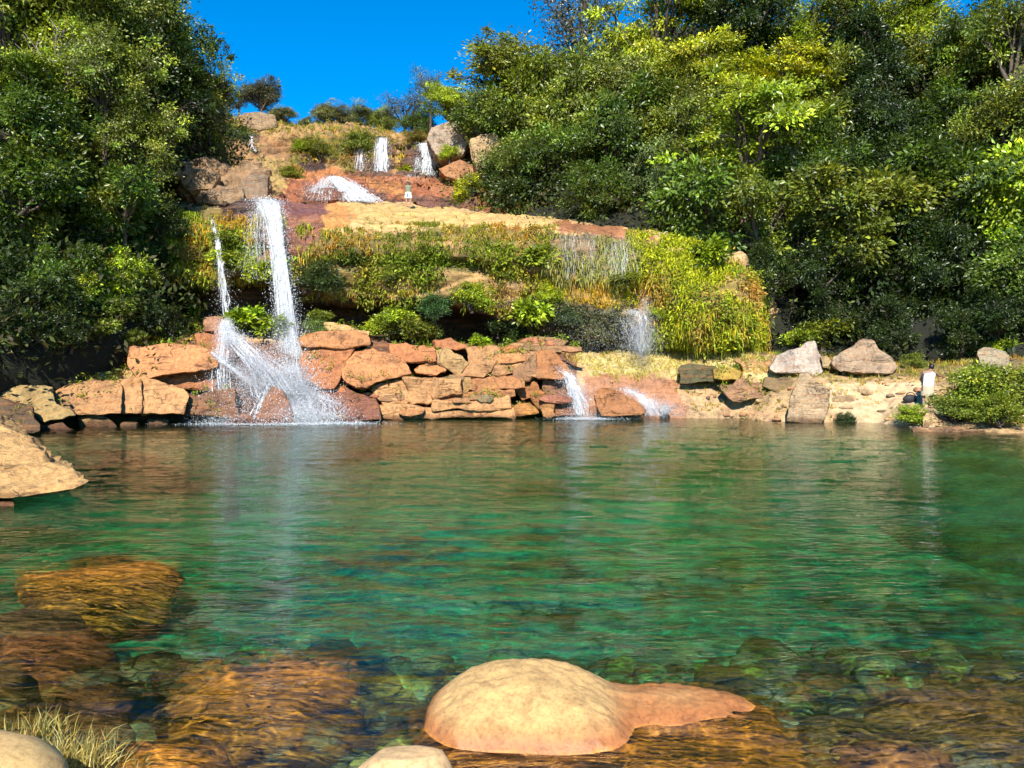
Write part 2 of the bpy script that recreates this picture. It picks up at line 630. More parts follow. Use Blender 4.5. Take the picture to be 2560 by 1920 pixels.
def build_water():
    yb = [1.2]
    while yb[-1] < 37:
        yb.append(yb[-1] + 0.022 + 0.0075 * yb[-1])
    ys = np.array(yb)
    nx = 540
    u = np.linspace(-1, 1, nx)
    xs = (0.35 * u + 0.65 * np.sign(u) * np.abs(u) ** 2.2) * 34
    X, Y = np.meshgrid(xs, ys)
    r = np.random.default_rng(11)
    Z = 0 * X
    for k in range(46):
        lam = 10 ** r.uniform(-0.72, -0.12)
        a = r.normal(1.5, 0.32)
        kk = 2 * math.pi / lam
        amp = 0.0062 * lam ** 1.1 * (0.25 + 0.75 * np.clip(lam / 0.5, 0, 1))
        Z += amp * 0.55 * np.sin(kk * (X * math.cos(a) + Y * math.sin(a)) + r.uniform(0, 6.28) + 1.5 * vnoise(np.stack([X * 0.5, Y * 0.5, 0 * X + k], -1), 5))
    for k in range(14):
        lam = r.uniform(0.55, 1.5)
        a = r.normal(1.52, 0.22)
        kk = 2 * math.pi / lam
        Z += 0.0021 * lam * np.sin(kk * (X * math.cos(a) + Y * math.sin(a)) + r.uniform(0, 6.28) + 2.0 * vnoise(np.stack([X * 0.35, Y * 0.35, 0 * X + k], -1), 15))
    patch = 0.45 + 0.75 * np.clip(0.5 + 0.9 * fbm(np.stack([X * 0.22, Y * 0.35, 0 * X], -1), 3, 77), 0, 1)
    Z *= patch
    V = np.stack([X, Y, Z], -1).reshape(-1, 3)
    m = mesh_np('water', V, grid_faces(nx, len(ys)))
    o = link('water', m, M_WATER)
    tag(o, 'clear emerald pool water with fine ripples', None, None, 'structure')


build_water()

# lower cliff ---------------------------------------------------------------
TAN, ORANGE, RUST, DARK = (0.50, 0.33, 0.15), (0.47, 0.20, 0.07), (0.27, 0.085, 0.04), (0.07, 0.05, 0.038)
cl = {
    #        foot             waterline     ledge front     ledge back     cave back low  cave roof    lip            belly top     recess         upper belly    slab lip       slab back
    380: [(None, 30, -6.5), (1062, 32.0), (900, 33.2), (850, 35.0), (840, 39.5), (720, 39.5), (690, 36.6), (650, 36.3), (630, 36.8), (600, 36.6), (540, 37.6), (500, 43.0)],
    540: [(None, 30, -6.5), (1056, 32.2), (900, 33.5), (835, 35.0), (830, 39.5), (720, 39.5), (695, 36.8), (655, 36.5), (640, 37.0), (600, 36.7), (528, 37.5), (500, 44.0)],
    650: [(None, 30, -6.5), (1056, 32.2), (900, 33.6), (830, 35.4), (825, 39.5), (720, 39.5), (690, 36.8), (655, 36.4), (640, 36.9), (600, 36.6), (512, 37.3), (500, 46.0)],
    760: [(None, 31, -6.5), (1055, 32.6), (880, 34.4), (838, 35.6), (828, 40.0), (765, 40.0), (742, 36.6), (675, 36.3), (655, 37.4), (635, 36.3), (545, 37.0), (507, 54.0)],
    900: [(None, 31, -6.5), (1050, 33.4), (875, 35.2), (845, 36.2), (838, 40.5), (770, 40.5), (742, 36.6), (675, 36.4), (652, 37.6), (632, 36.3), (558, 37.0), (511, 54.0)],
    1050: [(None, 32, -6.5), (1048, 33.9), (870, 35.8), (860, 36.6), (858, 40.5), (790, 40.5), (745, 36.6), (672, 36.4), (652, 37.7), (632, 36.3), (560, 37.1), (517, 54.0)],
    1200: [(None, 32, -6.5), (1045, 34.2), (880, 36.0), (868, 37.0), (866, 41.0), (800, 41.0), (775, 36.7), (690, 36.5), (668, 37.5), (640, 36.4), (566, 37.2), (530, 51.0)],
    1350: [(None, 33, -6.5), (1043, 34.2), (905, 35.6), (878, 37.4), (876, 41.0), (845, 41.0), (820, 36.8), (730, 36.4), (700, 36.9), (670, 36.5), (570, 37.4), (550, 47.0)],
    1480: [(None, 33, -6.5), (1042, 33.6), (945, 34.9), (880, 37.6), (878, 41.0), (868, 41.0), (850, 37.0), (770, 36.4), (730, 36.7), (690, 36.5), (585, 37.3), (565, 44.5)],
    1600: [(None, 33, -6.5), (1043, 33.4), (947, 34.8), (885, 37.4), (882, 41.0), (872, 41.0), (840, 37.0), (790, 36.2), (760, 36.4), (700, 36.2), (605, 37.2), (585, 42.0)],
    1720: [(None, 32, -6.5), (1045, 33.0), (945, 34.8), (888, 37.2), (886, 41.0), (876, 41.0), (842, 36.0), (795, 35.4), (765, 35.5), (700, 35.6), (625, 36.8), (600, 40.5)],
    1830: [(None, 32, -6.5), (1047, 32.8), (945, 34.8), (890, 37.0), (888, 41.0), (876, 41.0), (838, 36.0), (800, 35.4), (765, 35.5), (720, 35.8), (680, 36.8), (655, 40.0)],
    1885: [(None, 32, -6.5), (1048, 32.6), (945, 34.6), (892, 36.8), (890, 41.0), (882, 41.0), (850, 37.4), (800, 37.2), (770, 37.2), (740, 37.4), (705, 38.5), (690, 41.0)],
    1960: [(None, 31, -6.5), (1052, 32.0), (945, 34.4), (895, 36.8), (894, 41.5), (885, 42.5), (860, 42.5), (810, 42.5), (780, 42.6), (750, 42.8), (720, 43.5), (700, 45.0)],
}
reg_low = [
    ([(420, 520), (760, 520), (760, 760), (420, 760)], (0.17, 0.13, 0.035), 1.0),
    ([(740, 590), (1380, 565), (1600, 598), (1890, 690), (1890, 870), (1300, 850), (760, 770)], (0.20, 0.16, 0.045), 1.0),
    ([(900, 680), (1320, 690), (1330, 770), (900, 745)], (0.40, 0.25, 0.10), 1.0),
    ([(1040, 600), (1140, 600), (1160, 640), (1030, 640)], (0.36, 0.22, 0.09), 1.0),
    ([(1560, 600), (1890, 690), (1890, 860), (1560, 850)], (0.26, 0.19, 0.05), 1.0),
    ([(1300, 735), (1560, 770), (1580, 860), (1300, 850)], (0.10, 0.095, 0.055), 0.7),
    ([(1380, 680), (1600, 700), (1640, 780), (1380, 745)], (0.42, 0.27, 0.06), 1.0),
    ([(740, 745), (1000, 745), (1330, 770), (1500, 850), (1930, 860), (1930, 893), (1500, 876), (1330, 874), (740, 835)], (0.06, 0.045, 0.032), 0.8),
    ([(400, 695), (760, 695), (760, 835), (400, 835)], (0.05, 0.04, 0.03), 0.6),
    ([(790, 490), (1650, 570), (1640, 596), (1500, 588), (1370, 572), (1040, 566), (790, 566)], (0.58, 0.38, 0.13), 1.0),
    ([(780, 500), (850, 505), (900, 560), (850, 575), (790, 570)], (0.55, 0.25, 0.07), 1.0),
    ([(1380, 545), (1640, 578), (1650, 606), (1400, 574)], (0.33, 0.14, 0.06), 0.5),
    ([(1370, 575), (1600, 600), (1600, 690), (1380, 690)], (0.20, 0.14, 0.07), 0.5),
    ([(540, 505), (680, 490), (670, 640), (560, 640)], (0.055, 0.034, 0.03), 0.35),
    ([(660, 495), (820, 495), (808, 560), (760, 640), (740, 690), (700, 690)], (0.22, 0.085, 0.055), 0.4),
    ([(1400, 868), (1930, 885), (1930, 945), (1720, 948), (1500, 948)], (0.52, 0.41, 0.17), 1.0),
    ([(1460, 935), (1780, 945), (1780, 1080), (1440, 1080)], (0.36, 0.17, 0.085), 0.6),
    ([(1700, 945), (2000, 945), (2000, 1080), (1720, 1080)], (0.46, 0.30, 0.15), 1.0),
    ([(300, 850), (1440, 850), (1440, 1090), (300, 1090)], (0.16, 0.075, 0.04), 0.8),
]
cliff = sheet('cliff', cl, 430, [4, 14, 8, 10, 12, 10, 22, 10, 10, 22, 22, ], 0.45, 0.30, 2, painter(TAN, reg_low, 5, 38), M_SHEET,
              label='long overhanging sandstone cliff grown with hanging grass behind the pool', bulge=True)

up = {
    380: [(520, 44.0), (470, 52.0), (430, 56.0), (420, 57.0), (330, 59.0), (310, 64.0), (None, 100, 26.0)],
    560: [(520, 46.0), (470, 54.0), (400, 58.0), (370, 60.0), (320, 62.0), (300, 68.0), (None, 110, 24.5)],
    650: [(512, 50.0), (480, 55.0), (410, 60.0), (390, 61.0), (330, 63.0), (306, 68.0), (None, 110, 24.0)],
    750: [(515, 53.0), (470, 56.0), (436, 60.0), (425, 61.5), (338, 63.0), (314, 68.0), (None, 110, 24.0)],
    850: [(518, 53.5), (470, 57.0), (440, 60.0), (428, 61.5), (340, 63.0), (318, 68.0), (None, 110, 23.5)],
    950: [(524, 53.5), (480, 57.0), (446, 60.0), (438, 61.5), (345, 62.5), (332, 68.0), (None, 110, 23.0)],
    1060: [(528, 53.0), (490, 56.5), (448, 60.0), (442, 61.5), (355, 62.5), (345, 68.0), (None, 110, 22.5)],
    1150: [(535, 52.0), (500, 55.0), (460, 58.0), (440, 60.0), (370, 61.5), (350, 66.0), (None, 110, 22.0)],
    1280: [(545, 50.0), (520, 53.0), (490, 56.0), (470, 58.0), (400, 60.0), (380, 64.0), (None, 110, 22.0)],
}
reg_up = [
    ([(680, 432), (1300, 440), (1300, 560), (660, 545), (700, 480)], (0.36, 0.125, 0.055), 0.5),
    ([(690, 415), (900, 432), (760, 450), (680, 450)], (0.45, 0.18, 0.06), 0.6),
    ([(725, 345), (790, 330), (960, 335), (960, 410), (880, 425), (820, 400), (725, 420)], (0.17, 0.15, 0.03), 1.0),
    ([(765, 350), (806, 350), (818, 430), (762, 430)], (0.06, 0.035, 0.03), 0.35),
    ([(990, 360), (1100, 362), (1100, 446), (1000, 436)], (0.12, 0.07, 0.05), 0.5),
    ([(880, 350), (930, 345), (935, 440), (875, 440)], (0.17, 0.09, 0.05), 0.45),
    ([(935, 345), (985, 345), (990, 445), (930, 445)], (0.14, 0.075, 0.045), 0.4),
    ([(610, 330), (650, 330), (650, 390), (615, 385)], (0.09, 0.06, 0.045), 0.5),
    ([(560, 350), (730, 350), (730, 395), (560, 380)], (0.36, 0.20, 0.09), 1.0),
    ([(760, 455), (960, 470), (980, 512), (760, 512)], (0.20, 0.085, 0.05), 0.4),
    ([(560, 400), (720, 400), (720, 470), (600, 480)], (0.40, 0.27, 0.09), 1.0),
    ([(880, 440), (1010, 455), (1010, 490), (960, 480)], (0.45, 0.19, 0.06), 0.6),
    ([(980, 490), (1180, 490), (1200, 528), (960, 522)], (0.17, 0.08, 0.055), 0.4),
]
upper_cliff = sheet('upper_cliff', up, 260, [24, 22, 8, 32, 10, 8], 0.7, 0.8, 6, painter((0.43, 0.26, 0.10), reg_up, 8, 26), M_SHEET_UP, fine=0.38,
                    label='upper sandstone tier of the falls under the blue sky')

# banks ----------------------------------------------------------------------
rb = {}
for px, ypts in {1780: [(1030, 36.0), (980, 37.0), (940, 38.0), (905, 40.5)], 1900: [(1060, 31.6), (990, 33.2), (938, 35.0), (898, 38)], 1980: [(1057, 31.2), (985, 32.6), (935, 34.0), (900, 37)],
                 2090: [(1062, 30.6), (1000, 31.8), (935, 33.6), (905, 36)], 2200: [(1064, 30.3), (1010, 31.4), (945, 33.0), (912, 35.5)],
                 2330: [(1080, 27.6), (1040, 29.0), (960, 31.5), (915, 34.0)], 2560: [(1094, 25.6), (1060, 27.0), (950, 29.5), (905, 32.0)],
                 2900: [(1110, 23.5), (1060, 25.0), (950, 27.5), (900, 30.0)], 3400: [(1150, 19.5), (1060, 21.0), (950, 23.5), (900, 27.0)]}.items():
    rb[px] = [(None, ypts[0][1] - 3.0, -6.0)] + ypts + [(ypts[-1][0] - 30, ypts[-1][1] + 8)]
reg_rb = [
    ([(2070, 955), (2340, 950), (2340, 1080), (2080, 1075)], (0.55, 0.40, 0.22), 1.0),
    ([(1700, 1020), (2100, 1030), (2100, 1080), (1700, 1080)], (0.52, 0.33, 0.17), 1.0),
    ([(1700, 880), (3000, 870), (3000, 935), (1700, 945)], (0.20, 0.15, 0.06), 1.0),
]
right_bank = sheet('right_bank', rb, 220, [6, 16, 16, 14, 8], 0.35, 0.12, 12, painter((0.42, 0.28, 0.13), reg_rb, 14, 18), M_SHEET,
                   label='sandy rocky bank between the pool and the right hand forest')
lb = {}
for px, ypts in {-700: [(1140, 20), (1060, 21.5), (960, 24), (880, 28)], -200: [(1095, 24.5), (1050, 25.6), (950, 27.5), (870, 31)],
                 0: [(1075, 27.0), (1030, 28.2), (945, 29.2), (865, 32)], 200: [(1056, 30.2), (1010, 30.8), (940, 31.2), (860, 33.5)],
                 400: [(1052, 31.5), (1000, 32.0), (930, 32.6), (850, 35)], 560: [(1060, 31), (1000, 32), (920, 33.5), (850, 36)]}.items():
    lb[px] = [(None, ypts[0][1] - 3, -6.0)] + ypts + [(ypts[-1][0] - 40, ypts[-1][1] + 8)]
reg_lb = [([(-800, 1030), (700, 1000), (700, 1200), (-800, 1300)], (0.10, 0.06, 0.04), 0.8),
          ([(-800, 700), (600, 700), (600, 870), (-800, 890)], (0.10, 0.07, 0.035), 1.0)]
left_bank = sheet('left_bank', lb, 160, [6, 12, 14, 14, 8], 0.35, 0.15, 15, painter((0.38, 0.26, 0.10), reg_lb, 16, 18), M_SHEET,
                  label='grassy rock shelf of the left bank under the forest')

# hillsides ------------------------------------------------------------------
hr = {
    1000: [(440, 66), (400, 70), (350, 76), (330, 84), (None, 120, 27)],
    1200: [(540, 52), (470, 58), (390, 65), (300, 76), (None, 120, 33)],
    1400: [(575, 44.5), (480, 51), (350, 59), (200, 70), (None, 120, 45)],
    1620: [(615, 41.5), (500, 47), (330, 56), (130, 66), (None, 120, 52)],
    1850: [(760, 40.5), (600, 43), (380, 51), (120, 62), (None, 120, 52)],
    2000: [(900, 38.5), (720, 42), (430, 49), (110, 60), (None, 120, 50)],
    2200: [(905, 37.0), (730, 41), (430, 47), (100, 58), (None, 120, 48)],
    2560: [(900, 33.0), (730, 37), (430, 44), (110, 54), (None, 120, 46)],
    2900: [(900, 30.0), (730, 34), (430, 41), (110, 51), (None, 120, 46)],
    3500: [(900, 25.0), (730, 29), (430, 36), (110, 46), (None, 120, 46)],
}
hr = {k: [(v[0][0] + 130, v[0][1] + 0.3)] + v for k, v in hr.items()}
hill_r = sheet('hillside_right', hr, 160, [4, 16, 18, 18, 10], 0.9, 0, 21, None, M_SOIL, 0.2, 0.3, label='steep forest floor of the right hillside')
hl = {
    -900: [(890, 18.5), (700, 22), (300, 30), (-300, 42), (None, 90, 40)],
    -400: [(880, 23.0), (700, 26), (300, 33), (-200, 44), (None, 90, 40)],
    0: [(875, 28.5), (720, 31), (330, 37), (-60, 46), (None, 90, 36)],
    200: [(868, 30.5), (730, 33), (380, 38), (60, 46), (None, 90, 34)],
    350: [(850, 33.5), (700, 36), (400, 40), (180, 47), (None, 90, 30)],
    470: [(700, 40.0), (560, 41), (460, 44), (330, 52), (None, 90, 27)],
    560: [(540, 43.0), (490, 46), (420, 52), (360, 60), (None, 90, 25)],
}
hl = {k: [(v[0][0] + 130, v[0][1] + 0.3)] + v for k, v in hl.items()}
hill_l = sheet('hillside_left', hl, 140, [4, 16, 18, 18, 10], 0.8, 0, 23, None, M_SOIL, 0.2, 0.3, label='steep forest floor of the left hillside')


def bvh(o):
    m = o.data
    return BVHTree.FromPolygons([v.co for v in m.vertices], [p.vertices for p in m.polygons])


B_CLIFF, B_UP, B_RB, B_LB, B_HR, B_HL = [bvh(o) for o in (cliff, upper_cliff, right_bank, left_bank, hill_r, hill_l)]


def shoot(px, py, trees):
    """nearest ground or rock point behind a pixel"""
    d = Vector(W(px, py, 10.0)) - Vector((0, 0, CAM_H))
    d.normalize()
    best = None
    for b in trees:
        h = b.ray_cast(Vector((0, 0, CAM_H)), d, 200)
        if h[0] is not None and (best is None or h[3] < best[3]):
            best = h
    return best


def drop(p, trees, default):
    best = None
    for b in trees:
        h = b.ray_cast(Vector((p[0], p[1], p[2] + 0.0)), Vector((0, 0, -1)), 60)
        if h[0] is not None and (best is None or h[0].z > best):
            best = h[0].z
    return default if best is None else best


# ------------------------------------------------------------------ rocks
def slab_mesh(poly_px, D, thick, lean=0.0, bevel=0.045, rough=0.07, seed=0, maxlen=0.25, side=0.0, ragged=False):
    """a fractured block: its traced front outline at distance D, carried back `thick` metres"""
    r = random.Random(seed)
    cyy = sum(p[1] for p in poly_px) / len(poly_px)
    cxx = sum(p[0] for p in poly_px) / len(poly_px)
    if ragged:
        q = []
        k = 40.0 / D
        for a, b in zip(poly_px, list(poly_px[1:]) + [poly_px[0]]):
            q.append((cxx + (a[0] - cxx) * 1.045 + r.uniform(-2, 2) * k, cyy + (a[1] - cyy) * 1.05 + r.uniform(-2, 2) * k))
            ln = math.hypot(b[0] - a[0], b[1] - a[1])
            m_ = int(ln / 26)
            for i_ in range(m_):
                t = (i_ + 1 + r.uniform(-0.3, 0.3)) / (m_ + 1)
                nx_, ny_ = (b[1] - a[1]) / ln, -(b[0] - a[0]) / ln
                o_ = r.uniform(-3.2, 3.2) * k
                q.append((cxx + (a[0] + (b[0] - a[0]) * t - cxx) * 1.045 + nx_ * o_, cyy + (a[1] + (b[1] - a[1]) * t - cyy) * 1.05 + ny_ * o_))
        poly_px = q
    front = [W(x, y, D + lean * (cyy - y) / 100.0) for x, y in poly_px]
    c = sum(front) / len(front)
    bm = bmesh.new()
    fv = [bm.verts.new(p) for p in front]
    bv = [bm.verts.new(c + (p - c) * 0.94 + np.array([side + thick * c[0] / c[1], thick, -0.05 * thick])) for p in front]
    n = len(front)
    bm.faces.new(fv)
    bm.faces.new(bv[::-1])
    for i in range(n):
        j = (i + 1) % n
        bm.faces.new([fv[j], fv[i], bv[i], bv[j]])
    bmesh.ops.recalc_face_normals(bm, faces=bm.faces[:])
    bmesh.ops.bevel(bm, geom=bm.edges[:] , offset=bevel, segments=2, profile=0.6, affect='EDGES', clamp_overlap=True)
    bmesh.ops.triangulate(bm, faces=bm.faces[:])
    for _ in range(4):
        es = [e for e in bm.edges if e.calc_length() > maxlen]
        if not es or len(bm.verts) > 2200:
            break
        bmesh.ops.subdivide_edges(bm, edges=es, cuts=1)
        bmesh.ops.triangulate(bm, faces=[f for f in bm.faces if len(f.verts) > 3])
    bm.normal_update()
    P = np.array([v.co[:] for v in bm.verts])
    Nn = np.array([v.normal[:] for v in bm.verts])
    d = rough * (1.7 * fbm(P * np.array([0.9, 0.9, 1.8]), 3, seed) + 1.1 * fbm(P * 3.5, 4, seed + 4))
    zz = P[:, 2] * 3.4 + 0.8 * fbm(P * 0.6, 3, seed + 2)
    d = d + rough * 0.55 * (np.clip((zz - np.floor(zz)) * 4, 0, 1) - 0.6)
    P = P + Nn * d[:, None]
    for v, p in zip(bm.verts, P):
        v.co = p
    m = bpy.data.meshes.new('rock')
    bm.to_mesh(m)
    bm.free()
    m.polygons.foreach_set('use_smooth', np.ones(len(m.polygons), bool))
    m.set_sharp_from_angle(angle=math.radians(28))
    return m


def col4(c, wet=1.0):
    return (c[0], c[1], c[2], wet)


def block(parent, poly, D, thick, color, lean=0.5, seed=0, wet=1.0, name='rock_block', **kw):
    o = link(name, slab_mesh(poly, D, thick, lean, seed=seed, **kw), M_ROCK, parent)
    o.color = col4(color, wet)
    return o


def c6(*pts):
    return [(700 + x / 2.572, 500 + y / 2.572) for x, y in pts]


def c5(*pts):
    return [(0 + x / 2.572, 560 + y / 2.572) for x, y in pts]


def cf(*pts):
    return [(500 + x / 2.764, 480 + y / 2.764) for x, y in pts]


def c7(*pts):
    return [(1300 + x / 2.766, 500 + y / 2.766) for x, y in pts]


def c8(*pts):
    return [(1860 + x / 3.16, 700 + y / 3.16) for x, y in pts]


O1, O2, O3, O4 = (0.50, 0.22, 0.085), (0.52, 0.27, 0.11), (0.42, 0.16, 0.06), (0.50, 0.31, 0.12)
# the jointed ledge between the two falls: blocks of the cliff itself
blocks = [
    (c6((140, 930), (440, 928), (457, 962), (405, 1100), (345, 1198), (250, 1205), (150, 1150)), 32.6, 2.2, O3, 1.0, 1.0),
    (c6((130, 900), (270, 850), (440, 845), (560, 860), (570, 925), (470, 945), (150, 938)), 33.6, 2.0, O1, 0.8, 1.0),
    (c6((300, 800), (420, 815), (570, 840), (560, 870), (330, 872)), 35.0, 1.5, O4, 0.8, 1.0),
    (c6((408, 1140), (432, 1000), (580, 955), (735, 1000), (805, 1040), (828, 1110), (740, 1135), (560, 1192), (495, 1188)), 32.9, 2.2, O1, 1.1, 1.0),
    (c6((700, 925), (990, 945), (988, 1030), (800, 1036), (735, 1008)), 33.9, 1.8, O3, 1.3, 1.0),
    (c6((985, 970), (1100, 958), (1205, 1050), (1150, 1132), (1080, 1090), (990, 1036)), 33.5, 1.6, O4, 1.0, 1.0),
    (c6((862, 1085), (970, 1050), (1062, 1090), (1000, 1118), (880, 1118)), 33.3, 1.2, O1, 0.6, 1.0),
    (c6((1198, 955), (1400, 955), (1405, 1010), (1345, 1105), (1310, 1132), (1150, 1132), (1212, 1060)), 33.6, 1.8, O2, 1.0, 1.0),
    (c6((1000, 905), (1100, 890), (1200, 925), (1200, 955), (1090, 955), (1000, 950)), 34.6, 1.4, O3, 0.8, 1.0),
    (c6((1335, 1012), (1420, 990), (1560, 985), (1640, 988), (1560, 1080), (1480, 1112), (1320, 1122)), 33.7, 1.8, O2, 0.8, 1.0),
    (c6((1495, 1100), (1642, 995), (1648, 1110), (1600, 1162), (1500, 1142)), 33.2, 1.2, (0.32, 0.17, 0.08), 0.5, 0.7),
    (c6((1642, 990), (1760, 978), (1830, 1050), (1885, 1120), (1800, 1155), (1660, 1142)), 33.4, 1.6, (0.40, 0.17, 0.06), 0.8, 0.5),
    (c6((588, 1212), (770, 1158), (802, 1180), (827, 1300), (680, 1338), (628, 1270)), 32.5, 1.6, O2, 0.4, 1.0),
    (c6((800, 1143), (990, 1148), (992, 1290), (840, 1317), (820, 1220)), 32.6, 1.8, O2, 0.2, 1.0),
    (c6((994, 1148), (1160, 1150), (1162, 1240), (994, 1272)), 32.6, 1.8, O2, 0.2, 1.0),
    (c6((1164, 1150), (1226, 1150), (1232, 1222), (1166, 1238)), 32.7, 1.8, O4, 0.2, 1.0),
    (c6((1234, 1145), (1500, 1148), (1562, 1165), (1562, 1202), (1440, 1216), (1240, 1222)), 32.8, 1.8, O1, 0.4, 1.0),
    (c6((996, 1274), (1240, 1228), (1500, 1225), (1505, 1262), (1300, 1290), (1000, 1312)), 32.5, 1.8, O1, 0.5, 1.0),
    (c6((1000, 1300), (1300, 1292), (1462, 1268), (1470, 1334), (1200, 1348), (1000, 1345)), 32.3, 1.8, O2, 0.3, 1.0),
    (c6((606, 1342), (830, 1315), (1000, 1340), (1200, 1352), (1480, 1338), (1478, 1400), (1100, 1402), (760, 1415), (640, 1385)), 32.0, 2.0, O2, 0.5, 0.8),
    (c6((1488, 1332), (1600, 1308), (1665, 1370), (1500, 1392)), 32.2, 1.0, (0.42, 0.19, 0.05), 0.3, 0.6),
    (c6((1675, 1330), (1760, 1318), (1766, 1390), (1690, 1390)), 32.0, 0.9, (0.45, 0.21, 0.07), 0.3, 0.6),
    (c6((1618, 1268), (1700, 1258), (1755, 1312), (1660, 1335)), 32.6, 0.9, (0.36, 0.15, 0.05), 0.5, 0.6),
    (c6((1500, 1204), (1640, 1168), (1705, 1250), (1560, 1294)), 33.0, 1.2, (0.38, 0.15, 0.05), 0.5, 0.6),
    (c6((1758, 1310), (1890, 1308), (1902, 1375), (1768, 1392)), 32.2, 1.0, (0.27, 0.12, 0.06), 0.4, 0.5),
    (c6((1690, 1170), (1850, 1160), (1900, 1300), (1760, 1310), (1710, 1250)), 33.4, 1.2, (0.22, 0.11, 0.06), 0.7, 0.5),
    (c6((100, 1195), (260, 1205), (420, 1200), (600, 1285), (645, 1405), (400, 1430), (80, 1440)), 31.6, 2.4, (0.25, 0.10, 0.06), 1.6, 0.45),
    (c6((315, 1380), (420, 1378), (440, 1415), (330, 1420)), 30.9, 0.6, (0.45, 0.22, 0.05), 0.2, 0.5),
    # left of the main fall
    (c5((845, 790), (1100, 768), (1262, 780), (1372, 850), (1382, 920), (1250, 950), (1050, 965), (900, 1000), (835, 900)), 31.3, 2.6, O1, 0.9, 0.9),
    (c5((915, 1000), (1050, 966), (1385, 930), (1390, 1085), (1200, 1058), (1010, 1028)), 31.2, 2.2, O3, 0.6, 0.7),
    (c5((1260, 720), (1420, 690), (1560, 800), (1500, 860), (1380, 850), (1270, 780)), 32.6, 1.6, O3, 0.7, 0.6),
    (c5((1320, 600), (1420, 590), (1480, 640), (1420, 690), (1330, 690)), 33.6, 1.2, (0.36, 0.18, 0.10), 0.6, 0.8),
    (c5((358, 1082), (640, 1012), (765, 1005), (768, 1212), (480, 1218), (345, 1165)), 29.6, 2.4, O2, 1.2, 1.0),
    (c5((770, 1006), (900, 1003), (912, 1214), (772, 1212)), 29.7, 2.4, O2, 0.8, 1.0),
    (c5((905, 1004), (1180, 1062), (1212, 1102), (1182, 1218), (915, 1214)), 29.9, 2.4, O2, 0.9, 1.0),
    (c5((-60, 1048), (340, 1048), (352, 1164), (480, 1222), (280, 1268), (200, 1190), (-60, 1110)), 28.2, 2.6, (0.42, 0.29, 0.11), 1.4, 1.0),
    (c5((1182, 1108), (1385, 1070), (1500, 1060), (1520, 1240), (1350, 1222), (1182, 1217)), 30.4, 2.0, (0.20, 0.10, 0.055), 0.5, 0.5),
    (c5((1400, 800), (1640, 860), (1760, 1000), (1660, 1120), (1640, 1300), (1380, 1310), (1390, 1050)), 31.4, 2.2, (0.17, 0.085, 0.055), 0.9, 0.4),
    (c5((1560, 1000), (1900, 960), (1960, 1080), (1960, 1300), (1600, 1300)), 32.0, 2.0, (0.20, 0.10, 0.06), 1.0, 0.4),
    (c5((-60, 1120), (60, 1140), (200, 1190), (252, 1330), (100, 1352), (-60, 1290)), 26.0, 2.0, (0.13, 0.08, 0.04), 0.6, 1.0),
    (c5((508, 1252), (650, 1235), (742, 1290), (732, 1336), (520, 1336)), 28.9, 0.9, (0.30, 0.17, 0.07), 0.5, 0.9),
    (c5((268, 1300), (400, 1290), (482, 1335), (280, 1352)), 27.6, 0.9, (0.24, 0.12, 0.06), 0.4, 0.9),
    (c5((958, 1262), (1080, 1258), (1084, 1304), (958, 1306)), 29.8, 0.8, (0.28, 0.16, 0.08), 0.3, 0.9),
    (c5((790, 1288), (880, 1282), (890, 1316), (795, 1318)), 29.3, 0.6, (0.26, 0.15, 0.07), 0.3, 0.9),
    # the mossy shelves right of the small fall
    (c7((1098, 1170), (1180, 1150), (1340, 1160), (1345, 1250), (1200, 1262), (1110, 1262)), 34.0, 1.4, (0.10, 0.09, 0.04), 0.4, 1.0),
    (c7((1340, 1170), (1480, 1155), (1530, 1190), (1500, 1235), (1350, 1235)), 33.9, 1.2, (0.36, 0.24, 0.04), 0.8, 1.0),
    (c7((1500, 1110), (1725, 1105), (1735, 1150), (1560, 1170)), 34.6, 1.2, (0.45, 0.26, 0.10), 0.8, 1.0),
    (c7((1700, 1240), (1880, 1235), (1900, 1310), (1800, 1330), (1690, 1290)), 33.2, 1.0, (0.24, 0.17, 0.08), 0.6, 1.0),
    (c7((1400, 1290), (1560, 1250), (1700, 1290), (1690, 1370), (1480, 1390)), 33.2, 1.0, (0.36, 0.20, 0.10), 1.0, 1.0),
]
for i, (poly, D, th, c, lean, wet) in enumerate(blocks):
    block(cliff, poly, D + random.Random(i).uniform(-0.3, 0.3), th, tuple(x * random.Random(i + 50).uniform(0.8, 1.12) for x in c), lean * 1.3, 100 + i, wet, ragged=True, bevel=0.035, rough=0.085)

# thin broken slabs and rubble wedged along the same ledge
rr_ = random.Random(77)
for i in range(30):
    px, py = rr_.uniform(775, 1450), rr_.choice([rr_.uniform(850, 905), rr_.uniform(930, 1030), rr_.uniform(930, 1020)])
    if 905 < py < 930:
        continue
    D = 34.6 - (py - 850) / 190.0 * 2.9 - rr_.uniform(0.0, 0.35)
    w, hh = rr_.uniform(20, 60), rr_.uniform(5, 12)
    tl = rr_.uniform(-0.12, 0.12)
    poly = []
    for k in range(7):
        a = math.pi - 2 * math.pi * k / 7 + rr_.uniform(-0.25, 0.25)
        x_, y_ = w * math.cos(a) * rr_.uniform(0.8, 1.1), -hh * math.copysign(abs(math.sin(a)) ** 0.6, math.sin(a)) * rr_.uniform(0.8, 1.1)
        poly.append((px + x_, py + y_ + tl * x_))
    cc_ = rr_.choice([O1, O2, O3, O1, (0.36, 0.17, 0.08), (0.28, 0.15, 0.08)])
    block(cliff, poly, D, rr_.uniform(0.7, 1.4), tuple(x * rr_.uniform(0.8, 1.15) for x in cc_), 0.6, 800 + i, 0.9, bevel=0.02, rough=0.04)

